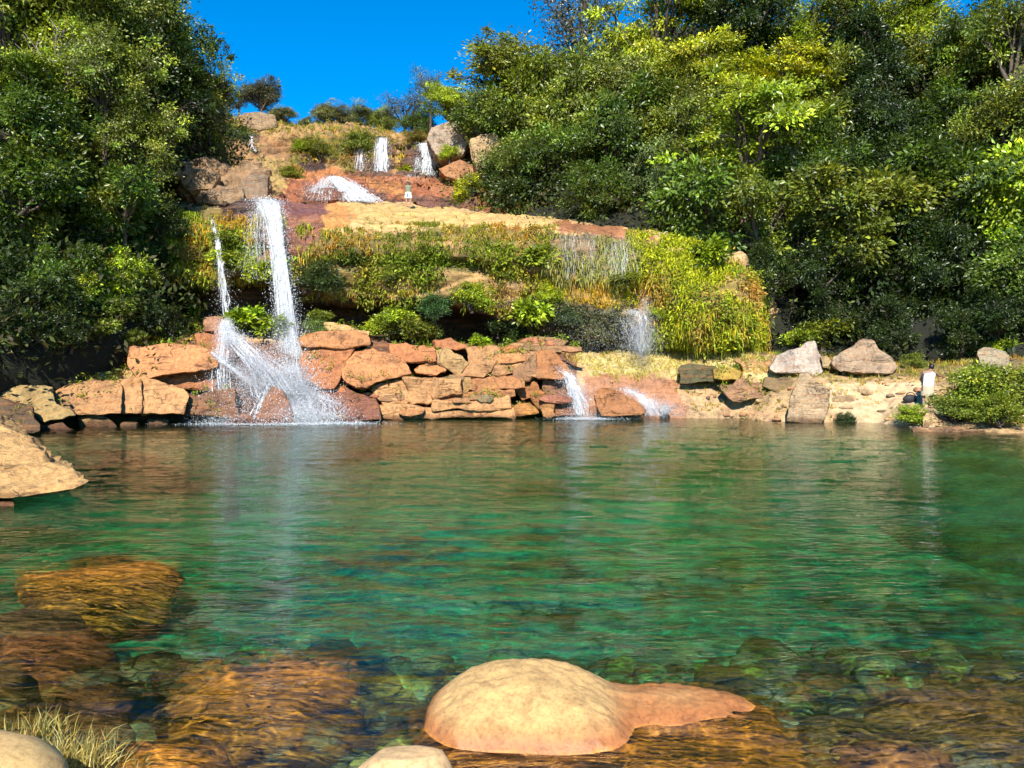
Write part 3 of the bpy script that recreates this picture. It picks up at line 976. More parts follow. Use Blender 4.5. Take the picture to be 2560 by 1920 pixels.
# upper tier blocks
upper_blocks = [
    ([(1095, 420), (1150, 400), (1215, 418), (1220, 445), (1160, 455), (1110, 440)], 57.0, 2.5, (0.40, 0.19, 0.08), 0.6),
    ([(1180, 350), (1240, 330), (1250, 380), (1235, 440), (1200, 470), (1185, 420)], 57.5, 3.0, (0.50, 0.33, 0.16), 0.3),
    ([(960, 440), (1040, 442), (1080, 455), (1030, 465), (960, 458)], 58.0, 2.0, (0.38, 0.15, 0.07), 0.3),
    ([(1080, 465), (1180, 470), (1230, 500), (1120, 505), (1070, 490)], 55.0, 2.0, (0.36, 0.14, 0.06), 0.9),
]
for i, (poly, D, th, c, lean) in enumerate(upper_blocks):
    block(upper_cliff, poly, D, th, c, lean, 300 + i, 0.8, bevel=0.15, rough=0.12, maxlen=0.4)


def rock_mesh(dims, seed, cuts=7, rough=0.08, sub=4, cut_r=(0.62, 0.95)):
    bm = bmesh.new()
    bmesh.ops.create_icosphere(bm, subdivisions=sub, radius=1.0)
    P = np.array([v.co[:] for v in bm.verts])
    r = np.random.default_rng(seed)
    for k in range(cuts):
        n = r.normal(size=3)
        n /= np.linalg.norm(n)
        h = r.uniform(*cut_r)
        d = P @ n
        k_ = d > h
        P[k_] -= ((d[k_] - h) * 0.92)[:, None] * n
    nn = P / (np.linalg.norm(P, axis=1, keepdims=True) + 1e-9)
    P = P + nn * (rough * (1.5 * fbm(P * 1.3 + seed, 3, seed) + 0.7 * fbm(P * 4.5 + seed, 4, seed + 1)))[:, None]
    P = P * np.array(dims)
    for v, p in zip(bm.verts, P):
        v.co = p
    m = bpy.data.meshes.new('boulder')
    bm.to_mesh(m)
    bm.free()
    m.polygons.foreach_set('use_smooth', np.ones(len(m.polygons), bool))
    return m


def boulder(name, loc, dims, seed, color, label, rot=(0, 0, 0), wet=1.0, mat=None, group=None, **kw):
    o = link(name, rock_mesh(dims, seed, **kw), mat or M_ROCK)
    o.location = [float(c) for c in loc]
    o.rotation_euler = rot
    o.color = col4(color, wet)
    tag(o, label, 'rock', group)
    return o


def traced(name, poly, D, th, color, label, lean=0.4, wet=1.0, seed=0, **kw):
    o = link(name, slab_mesh(poly, D, th, lean, seed=seed, **kw), M_ROCK)
    o.color = col4(color, wet)
    tag(o, label, 'rock')
    return o


traced('boulder', cf((395, 1560), (440, 1430), (500, 1338), (565, 1372), (640, 1480), (668, 1612), (400, 1612)), 30.2, 1.4, (0.27, 0.125, 0.07),
       'wet brown pointed boulder at the foot of the main waterfall', 1.0, 0.4, 501, bevel=0.22, rough=0.08)
traced('boulder', cf((110, 1625), (200, 1570), (300, 1518), (360, 1550), (440, 1625)), 29.8, 1.2, (0.28, 0.13, 0.08),
       'low wet reddish rock left of the pointed boulder', 1.0, 0.4, 502, bevel=0.18)
traced('boulder', c7((518, 1345), (560, 1298), (640, 1308), (760, 1370), (850, 1430), (862, 1480), (650, 1502), (560, 1495), (532, 1410)), 32.0, 1.5, (0.36, 0.155, 0.06),
       'wet rust coloured boulder in the pool between the two low right cascades', 0.9, 0.35, 503, bevel=0.2, rough=0.07)
traced('boulder', c7((475, 1430), (530, 1430), (535, 1490), (478, 1490)), 32.3, 0.6, (0.33, 0.14, 0.06),
       'small cube shaped rock at the foot of the small right waterfall', 0.2, 0.4, 504, bevel=0.06)
traced('boulder', c7((970, 1430), (1010, 1420), (1045, 1450), (1030, 1480), (965, 1475)), 32.4, 0.5, (0.40, 0.36, 0.33),
       'small pale grey stone splashed by the low right cascade', 0.5, 0.4, 505, bevel=0.08)
traced('boulder', c8((185, 700), (250, 600), (440, 530), (500, 478), (550, 480), (600, 560), (625, 640), (640, 740), (560, 765), (420, 740), (250, 745)), 33.6, 2.4, (0.46, 0.38, 0.30),
       'large pale grey boulder tilted on the right bank', 0.9, 1.0, 506, bevel=0.16, rough=0.09)
traced('boulder', c8((600, 600), (650, 590), (695, 640), (660, 690), (625, 690)), 33.4, 1.0, (0.38, 0.27, 0.13),
       'small tan stone tucked against the pale tilted boulder', 0.4, 1.0, 507)
traced('boulder', c8((700, 600), (790, 560), (940, 475), (1030, 480), (1060, 550), (1180, 610), (1240, 690), (1180, 745), (940, 735), (760, 720), (705, 660)), 33.4, 2.6, (0.36, 0.255, 0.16),
       'large brown boulder with a blunt crest under the dark trees', 0.9, 1.0, 508, bevel=0.2, rough=0.1)
traced('standing_stone', c8((335, 1118), (352, 985), (440, 745), (470, 728), (505, 736), (580, 805), (672, 868), (672, 985), (612, 1125), (440, 1135)), 30.6, 0.9, (0.44, 0.31, 0.18),
       'tall tan shard of rock standing at the water on the right bank', 0.15, 1.0, 509, bevel=0.05, rough=0.06)
traced('boulder', c8((690, 930), (850, 905), (880, 980), (830, 1030), (700, 1010)), 31.6, 1.0, (0.36, 0.25, 0.13),
       'low brown stone beside the standing shard', 0.7, 1.0, 510)
traced('boulder', c8((1400, 1170), (1430, 1040), (1490, 1040), (1550, 1110), (1600, 1175)), 28.2, 1.2, (0.56, 0.38, 0.19),
       'wedge of pale sandstone beside the round green shrub', 0.8, 1.0, 511, bevel=0.1)
traced('rock_slab', c8((1330, 1180), (1600, 1172), (2260, 1195), (2300, 1240), (1900, 1238), (1350, 1212)), 26.8, 1.6, (0.56, 0.34, 0.17),
       'long flat tan slab at the waterline below the big green shrub', 0.6, 0.9, 512, bevel=0.05)
traced('boulder', c8((1830, 560), (1930, 525), (2060, 560), (2110, 620), (2060, 700), (1880, 690)), 31.6, 1.6, (0.33, 0.27, 0.17),
       'pale rock under a bright yellow green bush at the forest edge', 0.6, 1.0, 513, bevel=0.16, rough=0.1)
traced('boulder', [(440, 420), (500, 408), (560, 415), (640, 405), (672, 430), (668, 505), (600, 515), (520, 505), (455, 490), (440, 450)], 40.5, 4.0, (0.33, 0.21, 0.11),
       'broad brown outcrop above the main waterfall beside the left forest', 1.2, 1.0, 514, bevel=0.12, rough=0.32, maxlen=0.28)
traced('boulder', [(445, 440), (470, 415), (520, 418), (545, 440), (530, 470), (470, 475)], 39.9, 2.0, (0.36, 0.23, 0.12),
       'tan block on the left half of the brown outcrop', 1.4, 1.0, 541, bevel=0.1, rough=0.2)
traced('boulder', [(500, 480), (540, 455), (600, 462), (610, 500), (560, 515), (505, 508)], 39.4, 2.0, (0.28, 0.19, 0.11),
       'low brown block at the foot of the brown outcrop', 1.2, 1.0, 542, bevel=0.1, rough=0.2)
traced('boulder', [(600, 505), (602, 450), (640, 420), (672, 440), (670, 500), (650, 512)], 39.8, 1.6, (0.24, 0.17, 0.11),
       'dark square rock face just left of the main waterfall lip', 0.5, 1.0, 515, bevel=0.12)
traced('boulder', [(604, 318), (608, 282), (650, 276), (688, 286), (694, 318), (650, 326)], 63.0, 3.0, (0.30, 0.21, 0.12),
       'flat topped rock on the ridge under the lone dome shaped tree', 0.3, 1.0, 516, bevel=0.2)
traced('boulder', [(1065, 345), (1080, 320), (1125, 300), (1150, 310), (1175, 345), (1160, 385), (1120, 400), (1085, 385)], 58.5, 3.0, (0.37, 0.29, 0.21),
       'grey boulder beside the highest right waterfall', 0.6, 1.0, 517, bevel=0.25, rough=0.15, maxlen=0.4)
traced('boulder', [(1172, 350), (1200, 332), (1240, 330), (1255, 360), (1245, 420), (1215, 450), (1190, 420)], 56.0, 2.5, (0.48, 0.33, 0.17),
       'tan boulder at the right end of the upper cliff against the trees', 0.4, 1.0, 518, bevel=0.25, rough=0.15, maxlen=0.4)
traced('boulder', [(-140, 1250), (-140, 1040), (-60, 1042), (0, 1058), (60, 1090), (130, 1150), (185, 1185), (222, 1206), (180, 1222), (60, 1242)], 15.0, 3.2, (0.62, 0.36, 0.13),
       'large pale tan boulder at the left edge of the pool', 1.8, 1.0, 519, bevel=0.35, rough=0.1, maxlen=0.16)
traced('boulder', [(-40, 1262), (0, 1252), (36, 1256), (40, 1268), (0, 1276), (-40, 1280)], 13.2, 0.5, (0.45, 0.22, 0.08),
       'low orange rock awash below the large left boulder', 0.5, 0.6, 520, bevel=0.05)

# the near boulder and its drowned shelf: one rock, built as a real dome from its plan
def dome(X, Y, cx, cy, rx, ry, top, base, p=2.4, q=0.62):
    r = (np.abs((X - cx) / rx) ** p + np.abs((Y - cy) / ry) ** p) ** (1 / p)
    return np.where(r < 1, (top - base) * np.clip(1 - r ** 2.1, 0, 1) ** q, 0) + base - np.clip(r - 1, 0, 9) * 1.3


def near_boulder():
    nx, ny = 230, 170
    X, Y = np.meshgrid(np.linspace(-0.95, 2.35, nx), np.linspace(4.1, 6.7, ny))
    P = np.stack([X, Y, 0 * X], -1)
    wx = X + 0.06 * fbm(P * 1.6, 3, 5)
    wy = Y + 0.06 * fbm(P * 1.6 + 7, 3, 6)
    big = dome(wx, wy, 0.15, 5.50, 0.80, 0.64, 0.30, -0.16, 2.7, 0.46)
    big = big - 0.16 * np.clip(wx - 0.15, 0, 0.7) ** 1.3 + 0.02 * np.clip(0.1 - wx, 0, 1)
    tail = dome(wx, wy, 0.98, 5.66, 0.92, 0.40, 0.085, -0.10, 2.0, 0.55)
    shelf = dome(wx, wy, 0.80, 5.35, 1.25, 0.98, -0.06, -0.30, 3.2, 0.5)
    Z = np.logaddexp(np.logaddexp(big * 22, tail * 22), shelf * 22) / 22
    pit = np.clip(fbm(P * 9.0, 3, 19) - 0.28, 0, 1)
    rdg = 1 - np.abs(fbm(P * np.array([1.4, 2.2, 1]) + 3, 3, 28))
    Z = Z + 0.035 * fbm(P * 2.4, 4, 8) + 0.03 * (rdg - 0.8) + 0.009 * fbm(P * 20, 3, 9) - 0.05 * pit
    m = mesh_np('boulder', np.stack([X, Y, Z], -1).reshape(-1, 3), grid_faces(nx, ny))
    c_dry, c_wet, c_alg = np.array([0.48, 0.30, 0.115]), np.array([0.36, 0.14, 0.045]), np.array([0.66, 0.28, 0.03])
    z = Z.reshape(-1, 1) + 0.02 * fbm(P.reshape(-1, 3) * 5, 3, 12)[:, None]
    t = np.clip((z - 0.035) / 0.12, 0, 1)
    u = np.clip((z + 0.03) / 0.04, 0, 1)
    c = (c_wet * (1 - t) + c_dry * t) * u + c_alg * (1 - u)
    C = np.concatenate([c, np.clip(0.35 + t, 0, 1)], 1)
    set_col(m, C)
    o = link('boulder', m, rock_material('near_boulder_stone', True, 5.0, 0.9, crust=0.0, bump=0.3, ochre=0.06, fine=2.5))
    tag(o, 'large smooth sunlit boulder in the near water with a low drowned tail', 'rock')


near_boulder()
NB = (0.58, 0.38, 0.18)
p = on_water(1010, 1925)
boulder('boulder', (p[0], p[1] - 0.02, -0.06), (0.32, 0.24, 0.22), 531, NB, 'small smooth tan rock at the bottom edge left of the big near boulder', mat=M_BOULDER, cuts=3, rough=0.05)
boulder('boulder', (-3.02, 4.15, 0.02), (0.62, 0.58, 0.42), 532, (0.58, 0.38, 0.15), 'smooth pale rock in the bottom left corner beside dry grass', mat=M_BOULDER, cuts=2, rough=0.05)
OG = (0.80, 0.32, 0.03)
for i, (px, py, zt, dims, c, lab) in enumerate([
    (260, 1405, -0.04, (1.05, 0.62, 0.5), OG, 'broad orange drowned rock below the large left boulder'),
    (110, 1575, -0.10, (0.62, 0.55, 0.5), (0.33, 0.12, 0.025), 'round brown drowned rock near the left edge'),
    (660, 1650, -0.12, (0.78, 0.62, 0.5), OG, 'large orange drowned rock below the reflection of the main fall'),
    (430, 1850, -0.10, (0.40, 0.42, 0.4), OG, 'orange drowned rock near the dry grass at bottom left'),
    (2230, 1835, -0.13, (0.40, 0.24, 0.32), (0.38, 0.18, 0.05), 'small brown drowned rock on the stony shelf at lower right'),
    (2250, 1905, -0.13, (0.42, 0.30, 0.34), OG, 'orange drowned rock at the bottom edge on the right'),
    (2400, 1690, -0.22, (0.75, 0.5, 0.4), (0.36, 0.19, 0.04), 'wide amber drowned rock at the right edge'),
    (2130, 1760, -0.24, (0.75, 0.40, 0.4), (0.30, 0.22, 0.05), 'olive drowned shelf right of the near boulder tail'),
    (-10, 1650, -0.10, (0.25, 0.3, 0.4), (0.36, 0.20, 0.04), 'small yellow drowned rock cut by the left edge'),
    (1480, 1915, -0.10, (0.50, 0.30, 0.3), (0.34, 0.2, 0.06), 'sandy drowned rock in front of the near boulder'),
    (230, 1700, -0.28, (0.40, 0.34, 0.35), (0.24, 0.11, 0.03), 'dark brown drowned rock left of the large orange one'),
    (480, 1625, -0.32, (0.34, 0.30, 0.34), (0.26, 0.13, 0.03), 'small brown drowned rock between the two large orange ones'),
    (80, 1740, -0.22, (0.28, 0.24, 0.3), (0.36, 0.20, 0.03), 'small amber drowned rock above the bottom left corner'),
    (60, 1480, -0.25, (0.7, 0.5, 0.5), (0.20, 0.10, 0.03), 'dark drowned rock just below the broad orange one at left'),
]):
    p = on_water(px, py)
    k = 1.0 + 0.35 * abs(zt) * 3
    boulder('drowned_rock', (p[0], p[1], zt - dims[2] * 0.86), dims, 560 + i, c, lab, rot=(0, 0, rng.uniform(-0.5, 0.5)), wet=0.9, mat=M_ALGAE, cuts=6, rough=0.12, cut_r=(0.7, 0.95))


# cobbles lying on the bed: nobody could count them
def cobbles():
    bm = bmesh.new()
    bmesh.ops.create_icosphere(bm, subdivisions=2, radius=1)
    T = np.array([v.co[:] for v in bm.verts])
    TF = np.array([[v.index for v in f.verts] for f in bm.faces])
    bm.free()
    r = np.random.default_rng(5)
    V, Fc, C = [], [], []
    n = 0
    pal = np.array([(0.42, 0.18, 0.03), (0.16, 0.11, 0.03), (0.46, 0.36, 0.06), (0.10, 0.08, 0.03), (0.48, 0.44, 0.16), (0.30, 0.15, 0.035), (0.55, 0.50, 0.28)])
    for k in range(1050):
        y = 3.6 + r.random() ** 1.6 * 11
        x = r.uniform(-0.72, 0.72) * (y + 1.0)
        s = r.uniform(0.05, 0.16) * (1 + 0.16 * (y - 4)) * (1.6 if r.random() < 0.12 else 1)
        d = s * np.array([r.uniform(0.8, 1.5), r.uniform(0.7, 1.2), r.uniform(0.4, 0.75)])
        a = r.uniform(0, 6.28)
        P = T * (1 + 0.18 * vnoise(T * 1.4 + k * 3.1, 3))[:, None] * d
        P = np.stack([P[:, 0] * math.cos(a) - P[:, 1] * math.sin(a), P[:, 0] * math.sin(a) + P[:, 1] * math.cos(a), P[:, 2]], 1)
        z = float(bed_z(np.array([x]), np.array([y]))[0])
        if z > -0.12:
            continue
        V.append(P + np.array([x, y, min(z + d[2] * 0.3, -0.08 - d[2])]))
        Fc.append(TF + n)
        n += len(T)
        c = pal[r.integers(len(pal))] * r.uniform(0.7, 1.3)
        C.append(np.tile(c, (len(T), 1)))
    m = mesh_np('bed_cobbles', np.concatenate(V), np.concatenate(Fc))
    set_col(m, np.concatenate(C))
    o = link('bed_cobbles', m, bpy.data.materials['bed_stone'])
    tag(o, 'brown and olive cobbles scattered over the pool bed', 'cobbles', None, 'stuff')


cobbles()


# ------------------------------------------------------------------ foliage
def leaves_to_mesh(name, P, Dr, Nr, L, Wd, C=None):
    """one folded four-point leaf per row"""
    S = np.cross(Dr, Nr)
    S /= np.linalg.norm(S, axis=1, keepdims=True) + 1e-9
    n = len(P)
    L = L[:, None]
    Wd = Wd[:, None]
    v0 = P
    v1 = P + Dr * L * 0.45 + S * Wd * 0.5 + Nr * Wd * 0.12
    v2 = P + Dr * L - Nr * L * 0.12
    v3 = P + Dr * L * 0.45 - S * Wd * 0.5 + Nr * Wd * 0.12
    V = np.stack([v0, v1, v2, v3], 1).reshape(-1, 3)
    b = np.arange(n)[:, None] * 4
    Fc = np.concatenate([b + np.array([[0, 1, 2]]), b + np.array([[0, 2, 3]])], 0)
    m = mesh_np(name, V, Fc, smooth=False)
    if C is not None:
        set_col(m, np.repeat(C, 4, axis=0))
    return m


def unit(v):
    return v / (np.linalg.norm(v, axis=-1, keepdims=True) + 1e-9)


def crown_mesh(seed, nlobe=11, nclump=230, per=60, leaf=0.07, clump=0.13, flat=0.8, up=0.7, droop=0.25, fill=0.12, tier=False, holes=0.0):
    r = np.random.default_rng(seed)
    ld = unit(r.normal(size=(nlobe, 3)) * np.array([1, 1, 0.8]) + np.array([0, 0, 0.15]))
    lc = ld * r.uniform(0.48, 0.86, (nlobe, 1)) * np.array([1, 1, flat])
    lr = r.uniform(0.20, 0.36, nlobe)
    lc = np.concatenate([lc, [[0, 0, 0.1]]])
    lr = np.append(lr, 0.4)
    li = r.integers(0, nlobe + 1, nclump)
    cdir = unit(r.normal(size=(nclump, 3)) + np.array([0, 0, 0.25]))
    rad = lr[li] * np.where(r.random(nclump) < fill, r.uniform(0.3, 0.9, nclump), r.uniform(0.88, 1.08, nclump))
    cc = lc[li] + cdir * rad[:, None] * np.array([1, 1, 0.85 if not tier else 0.45])
    if tier:
        cc[:, 2] = np.round(cc[:, 2] / 0.26) * 0.26 + r.normal(0, 0.03, nclump) - 0.12 * (np.linalg.norm(cc[:, :2], axis=1)) ** 2
    ci = np.repeat(np.arange(nclump), per)
    n = len(ci)
    cc = cc * (1 + 0.45 * fbm(unit(cc) * 1.9 + seed, 3, seed))[:, None]
    sz = r.uniform(0.5, 1.6, nclump)
    off = r.normal(size=(n, 3)) * np.array([1, 1, 0.55 if not tier else 0.3]) * clump * sz[ci][:, None]
    P = cc[ci] + off
    out = unit(cc)
    Dr = unit(off * 3 / clump * 0.35 + 0.55 * out[ci] + r.normal(size=(n, 3)) * 0.55 + np.array([0, 0, -droop]))
    co = unit(off + 0.6 * clump * out[ci])
    Nr = unit(np.array([0, 0, up * 0.5]) + 0.55 * out[ci] + 0.6 * co + r.normal(size=(n, 3)) * 0.5)
    Nr = unit(Nr - Dr * np.sum(Nr * Dr, 1, keepdims=True))
    L = leaf * r.uniform(0.65, 1.3, n) * r.uniform(0.75, 1.25, nclump)[ci]
    shade = (r.lognormal(-0.06, 0.48, nclump)[ci])[:, None] * np.array([1, 1, 1.0])
    shade = shade * (1 + (r.normal(0, 0.10, nclump)[ci])[:, None] * np.array([1.0, 0.1, -0.3]))
    m = leaves_to_mesh('crown', P, Dr, Nr, L, L * r.uniform(0.38, 0.55, n), np.clip(shade, 0.25, 2.4))
    return m, lc, lr


def tube(pts, rad, sides=6):
    pts = np.asarray(pts, float)
    n = len(pts)
    T = np.gradient(pts, axis=0)
    T = unit(T)
    ref = np.where(np.abs(T[:, [2]]) > 0.9, np.array([[1.0, 0, 0]]), np.array([[0, 0, 1.0]]))
    A = unit(np.cross(T, ref))
    B = np.cross(T, A)
    a = np.linspace(0, 2 * math.pi, sides, endpoint=False)
    V = pts[:, None, :] + (A[:, None, :] * np.cos(a)[None, :, None] + B[:, None, :] * np.sin(a)[None, :, None]) * np.asarray(rad)[:, None, None]
    Fc = []
    for i in range(n - 1):
        for j in range(sides):
            k = (j + 1) % sides
            Fc.append((i * sides + j, i * sides + k, (i + 1) * sides + k, (i + 1) * sides + j))
    return V.reshape(-1, 3), np.array(Fc)


def join_tubes(name, tubes):
    V, Fc, n = [], [], 0
    for v, f in tubes:
        V.append(v)
        Fc.append(f + n)
        n += len(v)
    return mesh_np(name, np.concatenate(V), np.concatenate(Fc))


def limbs_mesh(seed, lc, lr, twigs=3, r0=0.045):
    r = np.random.default_rng(seed)
    ts = []
    base = np.array([0, 0, -0.55])
    for c, rr in zip(lc, lr):
        t = np.linspace(0, 1, 7)[:, None]
        mid = base * 0.4 + c * 0.45 + r.normal(0, 0.08, 3)
        pts = (1 - t) ** 2 * base + 2 * t * (1 - t) * mid + t ** 2 * c + r.normal(0, 0.015, (7, 3))
        ts.append(tube(pts, np.linspace(r0, r0 * 0.3, 7), 5))
        for k in range(twigs):
            e = c + unit(r.normal(size=3) + np.array([0, 0, 0.3])) * rr * r.uniform(0.8, 1.1)
            s = pts[r.integers(3, 7)]
            pp = s + (e - s) * np.linspace(0, 1, 5)[:, None] + r.normal(0, 0.02, (5, 3)) * np.linspace(0, 1, 5)[:, None]
            ts.append(tube(pp, np.linspace(r0 * 0.35, r0 * 0.1, 5), 4))
    return join_tubes('limbs', ts)


def trunk_mesh(seed):
    r = np.random.default_rng(seed)
    t = np.linspace(0, 1, 10)
    pts = np.stack([0.6 * np.sin(t * 3 + r.uniform(0, 6)) - 0.6 * math.sin(0), 0.6 * np.sin(t * 2.5 + r.uniform(0, 6)), t * 1.0], 1)
    pts[:, :2] -= pts[-1:, :2]
    rad = 1.0 - 0.55 * t
    rad[0] = 1.5
    V, Fc = tube(np.stack([pts[:, 0], pts[:, 1], pts[:, 2] * 20], 1), rad, 8)
    V[:, 2] /= 20
    return mesh_np('trunk', V, Fc)


KINDS = {}


def add_kind(key, seed, **kw):
    tw = kw.pop('twigs', 3)
    r0 = kw.pop('r0', 0.04)
    m, lc, lr = crown_mesh(seed, **kw)
    m.materials.append(M_LEAF)
    KINDS.setdefault(key, []).append((m, limbs_mesh(seed + 1, lc, lr, tw, r0)))


for s in range(3):
    add_kind('broad', 700 + s * 10, nlobe=15, nclump=210, per=84, leaf=0.066, clump=0.085)
for s in range(2):
    add_kind('fine', 740 + s * 10, nlobe=17, nclump=300, per=76, leaf=0.050, clump=0.072, up=0.9)
for s in range(2):
    add_kind('tier', 770 + s * 10, nlobe=15, nclump=230, per=80, leaf=0.056, clump=0.10, up=1.2, droop=0.1, tier=True)
for s in range(2):
    add_kind('sparse', 800 + s * 10, nlobe=13, nclump=150, per=30, leaf=0.055, clump=0.09, twigs=9, r0=0.03)
for s in range(2):
    add_kind('big', 830 + s * 10, nlobe=13, nclump=170, per=66, leaf=0.088, clump=0.10, up=0.8)
for s in range(2):
    add_kind('shrub', 860 + s * 10, nlobe=9, nclump=120, per=34, leaf=0.15, clump=0.14, up=0.8, twigs=2)
add_kind('shrub_fine', 890, nlobe=9, nclump=190, per=46, leaf=0.085, clump=0.12, up=0.6, twigs=2)
add_kind('fern', 895, nlobe=7, nclump=60, per=26, leaf=0.30, clump=0.14, up=0.5, droop=0.1, twigs=1)
TRUNKS = [trunk_mesh(900 + k) for k in range(3)]
for m in TRUNKS:
    m.materials.append(M_BARK)
PALE_LIMBS = {}

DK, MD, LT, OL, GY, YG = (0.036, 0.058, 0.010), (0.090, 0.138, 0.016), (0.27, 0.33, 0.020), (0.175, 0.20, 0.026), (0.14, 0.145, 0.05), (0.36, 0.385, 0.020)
count = [0]
GR_, GL_ = 'trees on the right hillside', 'trees on the left slope'


def tree(px, py, D, R, kind, color, label, trees=None, squash=1.0, group=None, name='forest_tree', cat='tree', pale=False, minh=0.0, base_on=None):
    count[0] += 1
    r = np.random.default_rng(2000 + count[0])
    if group == GL_:
        D2 = max(D, float(np.interp(px, [-400, 0, 200, 350, 470, 560], [23.5, 29.0, 31.2, 34.2, 41, 43])))
        R, D = R * D2 / D, D2
    elif group == GR_ and px > 1500:
        D2 = max(D, float(np.interp(px, [1500, 1620, 1850, 2000, 2200, 2560, 2900], [43.5, 42, 41, 39.2, 37.8, 33.8, 31])))
        R, D = R * D2 / D, D2
    if R < 1.5 and base_on is None:
        h = shoot(px, py + 0.62 * R * squash * F_PX / D, [B_HR, B_HL, B_CLIFF, B_UP, B_RB, B_LB])
        if h is not None and abs(h[0].y - D) < (1.6 if name == 'shrub' and 700 < px < 1400 else 9):
            D2 = h[0].y
            R, D = R * D2 / D, D2
            base_on = h[0].z - 0.1
    if R >= 1.5 and name == 'forest_tree' and D < 58:
        D2 = D + abs(r.normal(0, 2.4))
        R, D = R * D2 / D, D2
    c = W(px, py, D)
    gz = drop(c, trees or [B_HR, B_HL, B_CLIFF, B_UP, B_RB, B_LB], c[2] - R * 1.6)
    gz = min(gz, c[2] - R * 0.55)
    gz = max(gz, c[2] - R * 0.6 - 9.0) if base_on is None else base_on
    if name == 'shrub':
        gz = max(gz, c[2] - R * squash * 0.9)
    root = empty(name, (c[0], c[1], gz - 0.1))
    tag(root, label, cat, group)
    root['height'] = float(c[2] + R - gz)
    km, kl = KINDS[kind][count[0] % len(KINDS[kind])]
    h = c[2] - gz
    rot = (r.normal(0, 0.16), r.normal(0, 0.16), r.uniform(0, 6.28))
    s = (R * r.uniform(0.85, 1.2), R * r.uniform(0.85, 1.2), R * squash * r.uniform(0.9, 1.15))
    t = link('trunk', TRUNKS[count[0] % 3], None, root)
    tr = 0.055 * R + 0.03
    t.scale = (tr, tr, h - 0.3 * R * squash)
    t.rotation_euler = (0, 0, rot[2])
    for nm, me in (('limbs', kl), ('crown', km)):
        if nm == 'limbs':
            if len(me.materials) == 0:
                me.materials.append(M_BARK)
        o = link(nm, me, None, root)
        o.location = (0, 0, h + 0.1)
        o.rotation_euler = rot
        o.scale = s
        if nm == 'limbs' and pale:
            o.material_slots[0].link = 'OBJECT'
            o.material_slots[0].material = M_PALE_BARK
        if nm == 'crown':
            j = r.uniform(0.88, 1.12)
            o.color = (color[0] * j * r.uniform(0.93, 1.07), color[1] * j, color[2] * j * r.uniform(0.85, 1.15), 1)
    return root


